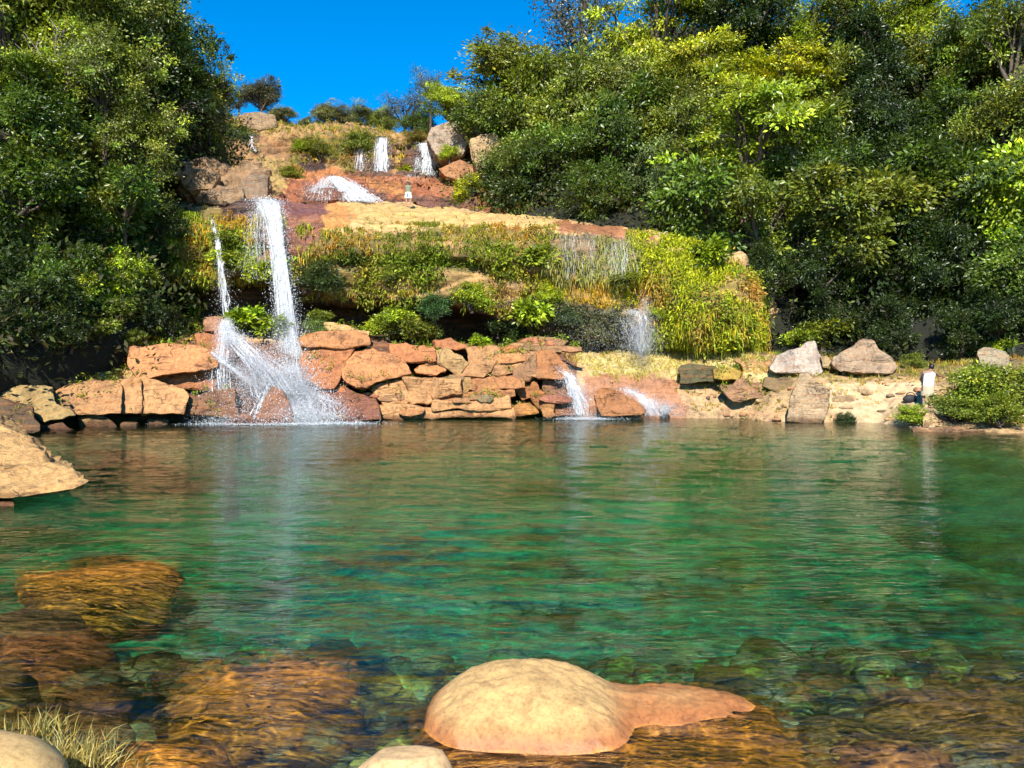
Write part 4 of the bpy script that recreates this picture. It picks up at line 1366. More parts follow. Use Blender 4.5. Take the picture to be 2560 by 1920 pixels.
GR, GL = 'trees on the right hillside', 'trees on the left slope'
right_trees = [
    (1275, 195, 60, 3.5, 'broad', OL, 'big round topped olive tree against the blue sky right of centre', 0.76),
    (1080, 218, 68, 1.6, 'sparse', GY, 'small brownish ridge tree left of the big round topped tree', 1.0),
    (1012, 272, 74, 1.9, 'sparse', (0.09, 0.09, 0.07), 'bare bluish grey ridge tree at the left end of the right forest', 1.2),
    (1125, 262, 64, 2.1, 'fine', LT, 'light green tree on the ridge behind the grey boulder', 0.9),
    (960, 308, 73, 1.5, 'fine', OL, 'small rounded ridge bush above the highest waterfalls', 1.0),
    (1045, 318, 70, 1.7, 'fine', MD, 'green ridge bush beside the top of the right waterfall', 0.8),
    (905, 302, 75, 1.9, 'fine', GY, 'right one of the grey green bushes on the ridge centre', 0.8),
    (835, 300, 75, 2.1, 'fine', GY, 'left one of the grey green bushes on the ridge centre', 0.75),
    (770, 312, 72, 1.1, 'fine', GY, 'smallest low bush on the ridge left of centre', 0.8),
    (1235, 300, 58, 2.2, 'broad', MD, 'dark green tree rising behind the tan upper boulder', 1.0),
    (1325, 320, 55, 3.3, 'broad', OL, 'olive tree below the big round topped tree', 1.0),
    (1285, 430, 52, 1.9, 'broad', MD, 'low green tree at the right end of the red upper ledge', 1.0),
    (1335, 475, 48.5, 2.3, 'broad', DK, 'dark tree over the bare back of the rock slab', 0.9),
    (1420, 420, 49, 2.9, 'fine', MD, 'mid green tree above the slab behind the seeping curtain', 1.0),
    (1450, 270, 56, 3.4, 'broad', OL, 'olive crowned tree between the round topped and the yellow tree', 1.0),
    (1425, 70, 62, 3.6, 'sparse', (0.075, 0.085, 0.06), 'thin grey tree with sky showing through at the top', 1.1),
    (1520, 150, 59, 3.0, 'sparse', OL, 'thin olive tree with a dark trunk left of the yellow tree', 1.0),
    (1640, 70, 56, 4.2, 'tier', YG, 'tall yellow green tree at the top right of centre', 1.0),
    (1745, 165, 53, 3.4, 'tier', YG, 'yellow green tree with layered boughs below the tall yellow one', 1.0),
    (1560, 240, 54, 3.2, 'fine', OL, 'fine leaved olive tree under the tall yellow green tree', 1.0),
    (1850, 50, 57, 3.9, 'broad', DK, 'dark tree at the top edge between two yellow green trees', 1.0),
    (2010, 95, 54, 3.4, 'tier', LT, 'bright layered tree near the top edge right of the dark one', 1.0),
    (1955, 195, 49.5, 2.8, 'tier', YG, 'brightest yellow green tree high on the right hillside', 0.9),
    (2140, 20, 56, 3.2, 'sparse', OL, 'thin topped tree at the top edge with blue sky behind', 1.0),
    (2250, 70, 53, 3.3, 'tier', LT, 'yellowish layered tree at the top edge left of the sky gap', 1.0),
    (1560, 370, 48, 3.0, 'broad', MD, 'green tree in the middle of the slope above the slab', 1.0),
    (1690, 310, 49, 3.1, 'fine', OL, 'fine leaved tree under the layered yellow boughs', 1.0),
    (1860, 370, 44, 3.5, 'tier', LT, 'broad pale green tree with long layered boughs at mid slope', 0.95),
    (1650, 470, 44.5, 2.6, 'fine', (0.12, 0.16, 0.05), 'pale grey green tree above the right end of the cliff', 1.0),
    (1500, 490, 44.5, 2.2, 'broad', MD, 'small green tree behind the seeping curtain lip', 0.9),
    (1760, 530, 41, 2.6, 'big', MD, 'large leaved tree just above the yellow hanging grass', 0.95),
    (1900, 540, 39, 2.7, 'big', OL, 'large leaved olive tree right of the hanging grass', 0.95),
    (2030, 430, 42, 2.9, 'fine', MD, 'fine leaved green tree right of the broad pale tree', 1.0),
    (2070, 300, 46, 2.9, 'broad', OL, 'olive tree left of the tall dark gap in the forest', 1.0),
    (2175, 190, 50, 2.7, 'broad', DK, 'dark tree at the head of the tall dark gap', 1.0),
    (2320, 190, 49, 3.0, 'fine', OL, 'pale olive tree right of the tall dark gap', 1.0),
    (2440, 130, 50, 2.6, 'broad', MD, 'green tree under the small gap of sky at the top right', 0.9),
    (2540, 130, 47, 2.9, 'fine', OL, 'olive tree in the top right corner', 1.2),
    (2370, 330, 44, 2.8, 'broad', MD, 'green tree right of the tall dark gap at mid slope', 1.0),
    (2520, 330, 42.5, 2.8, 'fine', OL, 'olive tree at the right edge at mid height', 1.0),
    (2215, 440, 43, 2.3, 'broad', DK, 'dark tree inside the tall dark gap', 1.0),
    (2400, 480, 38.5, 2.6, 'big', MD, 'large leaved green tree low on the right slope', 1.0),
    (2550, 520, 36, 2.5, 'big', LT, 'bright large leaved tree at the right edge low on the slope', 1.0),
    (2110, 560, 37, 2.5, 'big', OL, 'large leaved tree above the pale tilted boulder', 0.9),
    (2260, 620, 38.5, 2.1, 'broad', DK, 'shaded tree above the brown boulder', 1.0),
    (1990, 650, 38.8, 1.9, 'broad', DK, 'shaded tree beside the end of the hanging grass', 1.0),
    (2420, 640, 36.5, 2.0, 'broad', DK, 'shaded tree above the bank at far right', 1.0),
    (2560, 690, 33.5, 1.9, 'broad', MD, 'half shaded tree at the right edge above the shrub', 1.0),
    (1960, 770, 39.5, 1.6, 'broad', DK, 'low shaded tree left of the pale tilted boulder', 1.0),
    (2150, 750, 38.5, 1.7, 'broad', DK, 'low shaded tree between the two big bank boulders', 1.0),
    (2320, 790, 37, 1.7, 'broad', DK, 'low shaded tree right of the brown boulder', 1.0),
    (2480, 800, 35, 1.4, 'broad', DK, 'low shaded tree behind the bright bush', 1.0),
    (2700, 250, 42, 3.4, 'broad', MD, 'tree just beyond the right edge at mid slope', 1.0),
    (2700, 560, 33, 2.6, 'broad', MD, 'tree just beyond the right edge near the bank', 1.0),
]
right_trees += [
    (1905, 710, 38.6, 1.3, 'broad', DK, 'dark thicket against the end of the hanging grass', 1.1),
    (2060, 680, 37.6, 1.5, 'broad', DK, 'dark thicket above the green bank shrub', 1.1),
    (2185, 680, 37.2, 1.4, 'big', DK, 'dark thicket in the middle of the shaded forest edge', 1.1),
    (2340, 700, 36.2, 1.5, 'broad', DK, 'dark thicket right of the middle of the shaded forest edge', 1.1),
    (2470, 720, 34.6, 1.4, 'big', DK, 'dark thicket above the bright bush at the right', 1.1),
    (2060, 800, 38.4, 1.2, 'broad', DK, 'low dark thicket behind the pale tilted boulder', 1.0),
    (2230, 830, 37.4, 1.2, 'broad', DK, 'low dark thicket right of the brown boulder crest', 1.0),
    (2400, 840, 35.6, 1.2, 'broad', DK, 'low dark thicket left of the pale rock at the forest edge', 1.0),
    (2170, 330, 46.0, 2.0, 'broad', DK, 'shaded tree high in the tall dark gap', 1.3),
    (1350, 400, 51.0, 2.2, 'fine', OL, 'olive tree between the red ledge and the mid green tree', 1.1),
    (1640, 590, 42.5, 1.5, 'big', MD, 'small leafy tree on top of the right end of the cliff', 1.0),
]
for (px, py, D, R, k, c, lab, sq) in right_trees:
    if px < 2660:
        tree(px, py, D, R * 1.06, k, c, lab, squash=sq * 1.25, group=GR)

left_trees = [
    (652, 240, 69, 2.0, 'fine', (0.085, 0.085, 0.04), 'lone dome shaped tree on the ridge beside the left forest', 0.95),
    (598, 245, 70, 1.6, 'sparse', (0.07, 0.09, 0.06), 'thin bluish tree left of the dome shaped ridge tree', 1.0),
    (712, 290, 68, 1.2, 'fine', GY, 'low grey bush at the foot of the dome shaped ridge tree', 0.8),
    (60, 40, 35, 3.2, 'broad', OL, 'olive tree in the top left corner', 1.0),
    (215, 30, 37, 3.2, 'fine', OL, 'fine leaved tree at the top edge near the left corner', 1.0),
    (355, 60, 39, 2.6, 'broad', MD, 'green tree at the top of the left forest', 1.2),
    (415, 130, 46, 2.2, 'broad', MD, 'tree at the top right shoulder of the left forest', 1.3),
    (500, 240, 46, 2.1, 'fine', OL, 'tree at the right edge of the left forest beside the sky', 1.3),
    (500, 370, 47, 1.8, 'broad', MD, 'low tree at the right edge of the left forest by the brown outcrop', 1.1),
    (50, 190, 31.5, 2.0, 'tier', LT, 'feathery yellow green tree high at the left edge', 1.0),
    (150, 170, 33, 2.2, 'sparse', LT, 'thin tree with pale bare branches high on the left', 1.1),
    (265, 180, 35, 2.3, 'fine', OL, 'fine leaved olive tree in the upper middle of the left forest', 1.1),
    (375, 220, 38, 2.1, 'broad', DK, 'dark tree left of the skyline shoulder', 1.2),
    (90, 320, 29.5, 2.0, 'broad', MD, 'green tree on the left edge below the feathery one', 1.0),
    (225, 330, 31.5, 2.1, 'broad', OL, 'olive tree in the middle of the left forest', 1.0),
    (345, 350, 35, 1.9, 'fine', OL, 'fine leaved tree above the dark hollow of the left forest', 1.1),
    (430, 410, 44, 1.5, 'broad', DK, 'shaded tree above the brown outcrop', 1.2),
    (55, 470, 27.5, 1.7, 'big', MD, 'bright large leaved tree low at the left edge', 1.0),
    (180, 480, 29, 1.8, 'big', OL, 'large leaved tree left of the lit leafy bough', 1.0),
    (310, 500, 31, 1.7, 'big', MD, 'lit leafy tree over the left end of the cliff', 1.0),
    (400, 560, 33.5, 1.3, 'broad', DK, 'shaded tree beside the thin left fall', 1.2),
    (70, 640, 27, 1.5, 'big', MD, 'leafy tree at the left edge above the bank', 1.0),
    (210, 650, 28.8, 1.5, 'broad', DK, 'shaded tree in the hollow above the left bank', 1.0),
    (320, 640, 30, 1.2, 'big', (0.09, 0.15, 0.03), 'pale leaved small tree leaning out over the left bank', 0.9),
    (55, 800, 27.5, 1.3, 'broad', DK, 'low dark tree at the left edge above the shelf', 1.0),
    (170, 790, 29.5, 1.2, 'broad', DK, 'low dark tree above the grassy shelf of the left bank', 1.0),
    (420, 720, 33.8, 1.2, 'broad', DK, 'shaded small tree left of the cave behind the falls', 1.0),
]
left_trees += [
    (25, 560, 26.6, 1.2, 'big', MD, 'leafy thicket low at the left edge under the bright large leaved tree', 1.1),
    (125, 570, 27.4, 1.2, 'big', OL, 'leafy thicket second from the left edge above the bank', 1.1),
    (235, 575, 28.8, 1.2, 'big', MD, 'leafy thicket under the large leaved tree left of the lit bough', 1.1),
    (355, 590, 31.0, 1.1, 'broad', MD, 'leafy thicket under the lit leafy tree', 1.1),
    (30, 720, 26.3, 1.1, 'big', DK, 'shaded thicket at the left edge just above the shelf', 1.1),
    (130, 735, 27.6, 1.1, 'big', MD, 'dark thicket left of the hanging bright shrub', 1.1),
    (235, 735, 28.9, 1.0, 'big', LT, 'sunlit thicket above the yellow green shelf shrub', 1.1),
    (330, 720, 30.3, 0.9, 'big', OL, 'olive thicket above the orange left block', 1.1),
    (405, 650, 32.6, 0.9, 'broad', DK, 'shaded thicket left of the thin fall', 1.3),
    (20, 640, 25.9, 1.0, 'big', OL, 'sunlit leafy thicket cut by the left edge', 1.2),
    (90, 690, 26.6, 1.0, 'big', MD, 'middle thicket over the shaded hollow at far left', 1.2),
    (185, 700, 27.8, 1.05, 'big', MD, 'thicket over the shaded hollow above the shelf', 1.2),
    (285, 690, 29.2, 1.0, 'big', LT, 'yellow green thicket under the pale leaved small tree', 1.2),
    (365, 690, 31.2, 0.95, 'broad', DK, 'dark thicket right of the pale leaved small tree', 1.3),
    (15, 810, 26.0, 0.9, 'broad', DK, 'lowest dark thicket at the left edge', 1.1),
    (105, 815, 27.3, 0.9, 'broad', DK, 'lowest dark thicket second from the left edge', 1.1),
    (180, 830, 28.6, 0.8, 'broad', DK, 'lowest dark thicket behind the grassy shelf', 1.1),
    (370, 790, 31.6, 0.9, 'broad', DK, 'dark thicket behind the top of the orange left block', 1.1),
    (430, 820, 33.2, 0.8, 'broad', DK, 'dark thicket left of the bright broad leaved plant', 1.1),
    (450, 320, 45.5, 1.7, 'fine', MD, 'tree filling the shaded flank of the left forest', 1.4),
    (525, 205, 47.0, 0.8, 'sparse', OL, 'thin twigs reaching into the sky from the left forest', 1.2),
]
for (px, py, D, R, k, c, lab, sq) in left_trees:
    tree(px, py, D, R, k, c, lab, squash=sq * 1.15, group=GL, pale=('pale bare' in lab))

# shrubs -----------------------------------------------------------------------
ALLB = [B_CLIFF, B_UP, B_RB, B_LB]
FR, BR = (0.24, 0.31, 0.020), (0.17, 0.20, 0.020)
shrubs = [
    # px, py, R, kind, colour, label, D or None
    (840, 650, 0.75, 'shrub_fine', BR, 'dark leafy bush on the upper recess beside the main fall', None),
    (800, 700, 1.15, 'shrub_fine', (0.06, 0.08, 0.02), 'large dark bush hanging above the left cave', None),
    (960, 655, 0.8, 'shrub', BR, 'dark bush under the hanging grass left of centre', None),
    (1060, 645, 0.75, 'shrub', BR, 'dark bush in the rock recess at the centre of the cliff', None),
    (1150, 665, 0.8, 'shrub', BR, 'green bush below the pale rock patch on the cliff', None),
    (1250, 685, 0.7, 'shrub_fine', BR, 'dark bush in the recess left of the seeping curtain', None),
    (1330, 645, 0.85, 'fern', (0.20, 0.24, 0.02), 'yellow fern clump left of the seeping curtain', None),
    (985, 690, 0.7, 'shrub_fine', OL, 'olive bush over the brow of the middle cave', None),
    (1180, 745, 1.0, 'shrub_fine', LT, 'round yellow green bush on the brow of the right cave', None),
    (1330, 780, 1.05, 'fern', FR, 'bright green fern bush right of the cave mouth', None),
    (1370, 745, 0.8, 'shrub_fine', LT, 'yellow green bush under the seeping curtain', None),
    (970, 810, 0.75, 'shrub', FR, 'bright leafy bush standing before the left cave', 36.0),
    (1035, 820, 0.85, 'shrub', BR, 'green leafy bush before the middle cave', 36.2),
    (1000, 790, 0.6, 'shrub', LT, 'yellowish leafy sprig between the two cave bushes', 36.4),
    (1090, 770, 0.95, 'shrub_fine', (0.05, 0.10, 0.03), 'small conical dark tree before the caves', 36.2),
    (1195, 850, 0.42, 'fern', (0.26, 0.36, 0.02), 'brightest small yellow fern on the rocks before the right cave', 35.0),
    (1245, 815, 0.6, 'shrub', DK, 'dark bush at the mouth of the right cave', 37.0),
    (1290, 850, 0.7, 'shrub', DK, 'dark bush on the ledge right of the yellow fern', 36.8),
    (800, 790, 0.5, 'shrub', BR, 'slim green bush before the left cave mouth', 35.8),
    (790, 820, 0.6, 'shrub_fine', (0.16, 0.22, 0.05), 'pale green bush misted by the main fall', 35.2),
    (620, 800, 0.75, 'fern', FR, 'left bright fern on the rocks between the two falls', 34.6),
    (670, 815, 0.75, 'fern', FR, 'right bright fern on the rocks between the two falls', 34.4),
    (505, 770, 0.45, 'fern', (0.22, 0.34, 0.02), 'bright broad leaved plant left of the thin fall', 33.0),
    (480, 640, 0.9, 'shrub_fine', (0.20, 0.16, 0.03), 'amber bush on the cliff left of the thin fall', None),
    (590, 650, 0.8, 'fern', LT, 'yellow green fern on the cliff between the two falls', None),
    (650, 680, 0.7, 'fern', LT, 'yellow green fern at the brow left of the main fall', None),
    (570, 590, 0.6, 'shrub', BR, 'green bush right of the top of the thin fall', None),
    (1560, 700, 0.55, 'shrub', BR, 'dark green bush below the right end of the curtain', None),
    (1760, 640, 1.0, 'fern', FR, 'bright green bush on the shoulder of the cliff by the forest', 37.5),
    (1420, 800, 0.8, 'shrub_fine', (0.07, 0.10, 0.05), 'grey green bush left of the misty spout', None),
    (1640, 790, 0.6, 'shrub_fine', YG, 'yellow bush right of the misty spout', None),
    (2050, 830, 0.95, 'shrub', BR, 'green shrub behind the two big bank boulders', 35.5),
    (2000, 845, 0.7, 'shrub', FR, 'bright green shrub left of the pale tilted boulder top', 35.8),
    (2150, 820, 0.6, 'shrub', BR, 'small green shrub above the brown boulder', 36.0),
    (2455, 835, 0.6, 'shrub', BR, 'green shrub above the pale rock at the forest edge', 32.5),
    (2500, 870, 0.5, 'shrub', FR, 'bright yellow green bush on the pale rock at the forest edge', 31.3),
    (2280, 905, 0.5, 'shrub_fine', OL, 'low dark bush right of the brown boulder', 34.0),
    (2275, 1040, 0.55, 'shrub_fine', LT, 'round yellow green shrub at the water below the person', 28.6),
    (2110, 1050, 0.38, 'shrub_fine', DK, 'small dark bush at the water beside the standing shard', 30.2),
    (2440, 985, 1.35, 'shrub_fine', (0.22, 0.27, 0.03), 'big leafy shrub right of the person on the bank', 28.8),
    (2545, 985, 1.35, 'shrub_fine', (0.24, 0.28, 0.03), 'big leafy shrub at the right edge of the bank', 28.2),
    (2385, 1025, 0.85, 'shrub_fine', (0.19, 0.25, 0.03), 'lower leafy shrub at the water under the big one', 28.0),
    (2490, 1035, 0.85, 'shrub_fine', (0.20, 0.25, 0.03), 'lower leafy shrub at the water at the right edge', 27.4),
    (300, 780, 0.8, 'shrub', (0.14, 0.20, 0.03), 'bright leafy shrub hanging over the left bank', 30.0),
    (250, 820, 0.7, 'shrub', (0.17, 0.20, 0.03), 'yellow green shrub on the grassy left shelf', 29.4),
    (330, 850, 0.5, 'shrub_fine', BR, 'small shrub on top of the orange left block', 31.0),
    (60, 820, 0.6, 'shrub', (0.14, 0.16, 0.03), 'small shrub at the left edge above the shelf', 27.0),
    (430, 800, 0.6, 'shrub_fine', (0.12, 0.10, 0.03), 'brownish shrub behind the orange left block', 33.0),
    (720, 440, 1.1, 'shrub_fine', OL, 'low olive bush left of the sloping cascade', None),
    (800, 380, 1.3, 'shrub_fine', OL, 'grassy bush in the middle of the upper cliff', None),
    (900, 365, 1.5, 'shrub_fine', OL, 'large grassy bush on the upper cliff left of the twin falls', None),
    (750, 375, 1.0, 'shrub_fine', LT, 'yellow bush left of the dark wet streak on the upper cliff', None),
    (665, 315, 0.9, 'shrub', LT, 'small bush near the left end of the upper cliff', None),
    (1015, 425, 0.6, 'fern', YG, 'small yellow tuft bush between the upper falls', None),
    (1125, 385, 0.8, 'shrub_fine', LT, 'bush growing on the grey upper boulder', 58.0),
    (1175, 470, 1.2, 'shrub_fine', YG, 'yellow bush at the right end of the red ledge', 54.0),
    (590, 340, 1.2, 'shrub_fine', MD, 'dark bush at the left end of the upper cliff by the forest', None),
    (1040, 350, 1.1, 'shrub_fine', (0.20, 0.16, 0.03), 'amber grass bush on the lip right of the twin falls', None),
]
for (px, py, R, k, c, lab, D) in shrubs:
    if D is None:
        h = shoot(px, py, ALLB)
        if h is None:
            continue
        D = h[0].y - 0.15
        base = float(W(px, py, D)[2] - R * 0.6)
        tree(px, py, D, R, k, c, lab, squash=0.85, name='shrub', cat='shrub', group='shrubs on the cliff', base_on=base)
    else:
        tree(px, py, D, R, k, c, lab, trees=ALLB + [B_HR, B_HL], squash=0.9, name='shrub', cat='shrub', group='shrubs on the banks')


# ground cover: grass, leaf litter plants, moss: uncountable
def tri_sample(o, n, r):
    m = o.data
    V = np.zeros(len(m.vertices) * 3, np.float32)
    m.vertices.foreach_get('co', V)
    V = V.reshape(-1, 3).astype(float)
    m.calc_loop_triangles()
    T = np.zeros(len(m.loop_triangles) * 3, np.int32)
    m.loop_triangles.foreach_get('vertices', T)
    T = T.reshape(-1, 3)
    a, b, c = V[T[:, 0]], V[T[:, 1]], V[T[:, 2]]
    nr = np.cross(b - a, c - a)
    ar = np.linalg.norm(nr, axis=1)
    nr = nr / (ar[:, None] + 1e-9)
    i = r.choice(len(T), n, p=ar / ar.sum())
    u, v = r.random(n), r.random(n)
    k = u + v > 1
    u[k], v[k] = 1 - u[k], 1 - v[k]
    return a[i] + (b[i] - a[i]) * u[:, None] + (c[i] - a[i]) * v[:, None], nr[i]


def blades(P, Nr, C, per, L, wid, droop, r, spread=0.6):
    """tufts of tapering blades: base pair, bent middle pair, tip"""
    i = np.repeat(np.arange(len(P)), per)
    n = len(i)
    d = unit(Nr[i] + r.normal(size=(n, 3)) * spread)
    l = L[i] * r.uniform(0.55, 1.25, n)
    p0 = P[i] + r.normal(size=(n, 3)) * (L[i] * 0.18)[:, None]
    p1 = p0 + d * (l * 0.5)[:, None]
    d2 = unit(d + np.array([0, 0, -1.0]) * (droop[i] if np.ndim(droop) else droop)[..., None] if np.ndim(droop) else d + np.array([0, 0, -droop]))
    p2 = p1 + d2 * (l * 0.6)[:, None]
    s = unit(np.cross(d, r.normal(size=(n, 3)))) * (wid * r.uniform(0.6, 1.4, n))[:, None]
    V = np.stack([p0 - s, p0 + s, p1 + s * 0.8, p1 - s * 0.8, p2], 1).reshape(-1, 3)
    b = np.arange(n)[:, None] * 5
    Fc = np.concatenate([b + np.array([[0, 1, 2]]), b + np.array([[0, 2, 3]]), b + np.array([[3, 2, 4]])])
    return V, Fc, np.repeat(C[i] * r.uniform(0.75, 1.25, (n, 1)), 5, axis=0)


def pack(name, parts, label, cat, parent=None, mat=None):
    V, Fc, C, n = [], [], [], 0
    for v, f, c in parts:
        V.append(v)
        Fc.append(f + n)
        C.append(c)
        n += len(v)
    m = mesh_np(name, np.concatenate(V), np.concatenate(Fc), smooth=False)
    set_col(m, np.concatenate(C))
    o = link(name, m, mat or M_GROUND_LEAF, parent)
    tag(o, label, cat, None, 'stuff')
    return o


def leaf_tufts(P, Nr, C, per, leaf, spread, r):
    i = np.repeat(np.arange(len(P)), per)
    n = len(i)
    p = P[i] + r.normal(size=(n, 3)) * spread + Nr[i] * spread * 0.7
    d = unit(Nr[i] * 0.6 + r.normal(size=(n, 3)) * 0.7 + np.array([0, -0.1, -0.1]))
    nn = unit(np.array([0, -0.2, 0.8]) + r.normal(size=(n, 3)) * 0.45)
    nn = unit(nn - d * np.sum(nn * d, 1, keepdims=True))
    s = np.cross(d, nn)
    L = (leaf * r.uniform(0.6, 1.3, n))[:, None]
    Wd = L * 0.45
    V = np.stack([p, p + d * L * 0.45 + s * Wd * 0.5, p + d * L - nn * L * 0.12, p + d * L * 0.45 - s * Wd * 0.5], 1).reshape(-1, 3)
    b = np.arange(n)[:, None] * 4
    Fc = np.concatenate([b + np.array([[0, 1, 2]]), b + np.array([[0, 2, 3]])])
    return V, Fc, np.repeat(C[i] * r.uniform(0.7, 1.3, (n, 1)), 4, axis=0)


def region_scatter(o, n, regions, r, jit=42):
    P, Nr = tri_sample(o, n, r)
    px, py = proj(P)
    q = P * 0.9
    jx = px + jit * fbm(q, 3, 91)
    jy = py + jit * 0.7 * fbm(q, 3, 92)
    used = np.zeros(len(P), bool)
    cl_ = fbm(P * 0.9, 3, 93)
    for poly, dens, pal, kind, L, thr in regions:
        k = in_poly(jx, jy, poly) & ~used & (r.random(len(P)) < dens) & (cl_ > thr)
        used |= k
        pal = np.array(pal)
        t = np.clip(0.5 + 1.7 * fbm(P[k] * 0.55, 3, 94) + r.normal(0, 0.16, k.sum()), 0, 0.999) * (len(pal) - 1)
        a = t.astype(int)
        f = (t - a)[:, None]
        C = 1.25 * (pal[a] * (1 - f) + pal[np.minimum(a + 1, len(pal) - 1)] * f)
        yield kind, P[k], Nr[k], C, L


OLIVE = [(0.17, 0.19, 0.022), (0.27, 0.24, 0.03), (0.38, 0.27, 0.045), (0.40, 0.22, 0.05), (0.22, 0.28, 0.025), (0.30, 0.17, 0.05)]
AMBER = [(0.45, 0.28, 0.03), (0.38, 0.19, 0.03), (0.30, 0.28, 0.03), (0.48, 0.34, 0.05)]
YELLOW = [(0.32, 0.34, 0.016), (0.44, 0.42, 0.018), (0.22, 0.31, 0.016), (0.45, 0.32, 0.025)]
STRAW = [(0.52, 0.42, 0.15), (0.60, 0.48, 0.20), (0.42, 0.36, 0.10), (0.50, 0.33, 0.12)]
GREEN = [(0.09, 0.12, 0.014), (0.15, 0.20, 0.016), (0.22, 0.26, 0.02), (0.06, 0.085, 0.014)]
GREY = [(0.09, 0.10, 0.05), (0.12, 0.13, 0.05), (0.07, 0.07, 0.04)]


def cover(o, n, regs, name, label, seed):
    r = np.random.default_rng(seed)
    parts = []
    for kind, P, Nr, C, L in region_scatter(o, n, regs, r):
        if len(P) == 0:
            continue
        if kind == 'grass':
            parts.append(blades(P, Nr, C, 8, np.full(len(P), L), 0.013 + 0.02 * L, 1.6, r))
        elif kind == 'hang':
            parts.append(blades(P, Nr * 0.5, C, 9, np.full(len(P), L), 0.016 + 0.015 * L, 3.0, r, 0.35))
        elif kind == 'leaf':
            parts.append(leaf_tufts(P, Nr, C, 14, L, L * 0.9, r))
        elif kind == 'short':
            parts.append(blades(P, Nr * 0.6 + np.array([0, 0, 0.7]), C, 8, np.full(len(P), L), 0.012, 0.5, r, 0.5))
    return pack(name, parts, label, 'grass')


cover(cliff, 85000, [
    ([(740, 560), (820, 560), (800, 640), (745, 700)], 0.55, YELLOW[:1] + OLIVE, 'hang', 0.45, -0.3),
    ([(800, 572), (1050, 568), (1380, 574), (1380, 640), (800, 640)], 0.5, OLIVE + AMBER[:2], 'grass', 0.30, -0.4),
    ([(800, 572), (1380, 572), (1380, 650), (800, 650)], 0.25, GREEN, 'leaf', 0.14, 0.25),
    ([(740, 625), (1320, 625), (1320, 690), (740, 700)], 0.45, GREEN[1:3] + OLIVE[:3] + GREEN[:1], 'leaf', 0.19, -0.05),
    ([(740, 680), (1340, 690), (1400, 800), (1300, 790), (1180, 770), (740, 745)], 0.3, GREEN[1:3] + OLIVE[:2], 'leaf', 0.17, 0.1),
    ([(740, 680), (1340, 690), (1400, 800), (1300, 790), (1180, 770), (740, 745)], 0.32, OLIVE, 'grass', 0.28, -0.12),
    ([(1370, 585), (1600, 605), (1590, 700), (1380, 700)], 0.35, [(0.26, 0.27, 0.06), (0.20, 0.18, 0.06), (0.32, 0.30, 0.08)], 'hang', 0.55, -0.15),
    ([(1340, 680), (1620, 690), (1640, 790), (1340, 750)], 0.40, AMBER + YELLOW[:2], 'grass', 0.32, -0.3),
    ([(1290, 740), (1580, 760), (1600, 860), (1290, 860)], 0.45, GREY, 'leaf', 0.13, -0.4),
    ([(1590, 590), (1700, 600), (1900, 690), (1900, 870), (1580, 860)], 0.36, YELLOW + OLIVE[1:4], 'hang', 0.5, -0.3),
    ([(1590, 590), (1700, 600), (1900, 690), (1900, 870), (1580, 860)], 0.42, YELLOW[:3] + GREEN[1:3] + OLIVE[2:4], 'leaf', 0.17, -0.45),
    ([(420, 535), (700, 540), (700, 700), (420, 700)], 0.5, AMBER + YELLOW[2:3] + GREEN[2:3], 'hang', 0.42, -0.25),
    ([(420, 560), (740, 600), (740, 700), (420, 700)], 0.3, GREEN[1:3] + YELLOW[2:3], 'leaf', 0.2, -0.1),
    ([(1400, 872), (1930, 888), (1930, 946), (1720, 950), (1480, 945)], 0.6, STRAW, 'short', 0.17, -0.7),
    ([(1650, 940), (1960, 940), (1960, 1030), (1720, 1030)], 0.25, OLIVE + STRAW[2:3], 'short', 0.16, 0.0),
    ([(820, 520), (1350, 545), (1380, 568), (820, 566)], 0.06, OLIVE + STRAW[:1], 'short', 0.2, 0.15),
    ([(760, 820), (1330, 850), (1330, 890), (760, 870)], 0.25, GREEN[1:3] + OLIVE[:1], 'leaf', 0.14, 0.15),
], 'cliff_grass', 'hanging olive and yellow grass covering the face of the lower cliff', 31)
cover(upper_cliff, 30000, [
    ([(725, 335), (960, 330), (965, 420), (880, 425), (820, 405), (725, 425)], 0.6, OLIVE, 'grass', 0.5, -0.2),
    ([(560, 300), (1070, 335), (1070, 365), (560, 325)], 0.6, OLIVE + STRAW[2:3], 'grass', 0.45, -0.3),
    ([(560, 330), (730, 330), (730, 470), (560, 470)], 0.3, OLIVE + STRAW[:1], 'grass', 0.4, 0.12),
    ([(960, 355), (1110, 355), (1110, 430), (960, 420)], 0.3, AMBER, 'hang', 0.5, 0.0),
    ([(1120, 440), (1240, 440), (1240, 520), (1150, 510)], 0.4, YELLOW, 'grass', 0.4, 0.0),
    ([(560, 250), (1200, 250), (1200, 345), (560, 300)], 0.3, OLIVE + GREEN[1:2], 'grass', 0.45, -0.1),
], 'upper_cliff_grass', 'dry and green grass on the upper cliff', 32)
cover(left_bank, 12000, [
    ([(-100, 900), (370, 880), (330, 970), (-100, 970)], 0.8, YELLOW[2:] + OLIVE + STRAW[:1], 'grass', 0.30, -0.6),
    ([(-150, 740), (520, 740), (500, 900), (-150, 925)], 0.7, GREEN + AMBER[:1] + YELLOW[2:3], 'leaf', 0.24, -0.6),
], 'left_bank_grass', 'dry yellow grass and low plants on the left shelf', 33)
cover(right_bank, 16000, [
    ([(1850, 880), (3000, 880), (3000, 945), (1850, 960)], 0.6, OLIVE + STRAW[:1] + GREEN[1:2], 'short', 0.2, -0.3),
    ([(1850, 940), (2090, 940), (2090, 1050), (1850, 1050)], 0.35, OLIVE + STRAW[:2], 'short', 0.2, -0.1),
    ([(2080, 950), (2330, 950), (2330, 1060), (2080, 1060)], 0.10, STRAW, 'short', 0.14, 0.1),
], 'right_bank_grass', 'low dry grass and weeds on the right bank', 34)


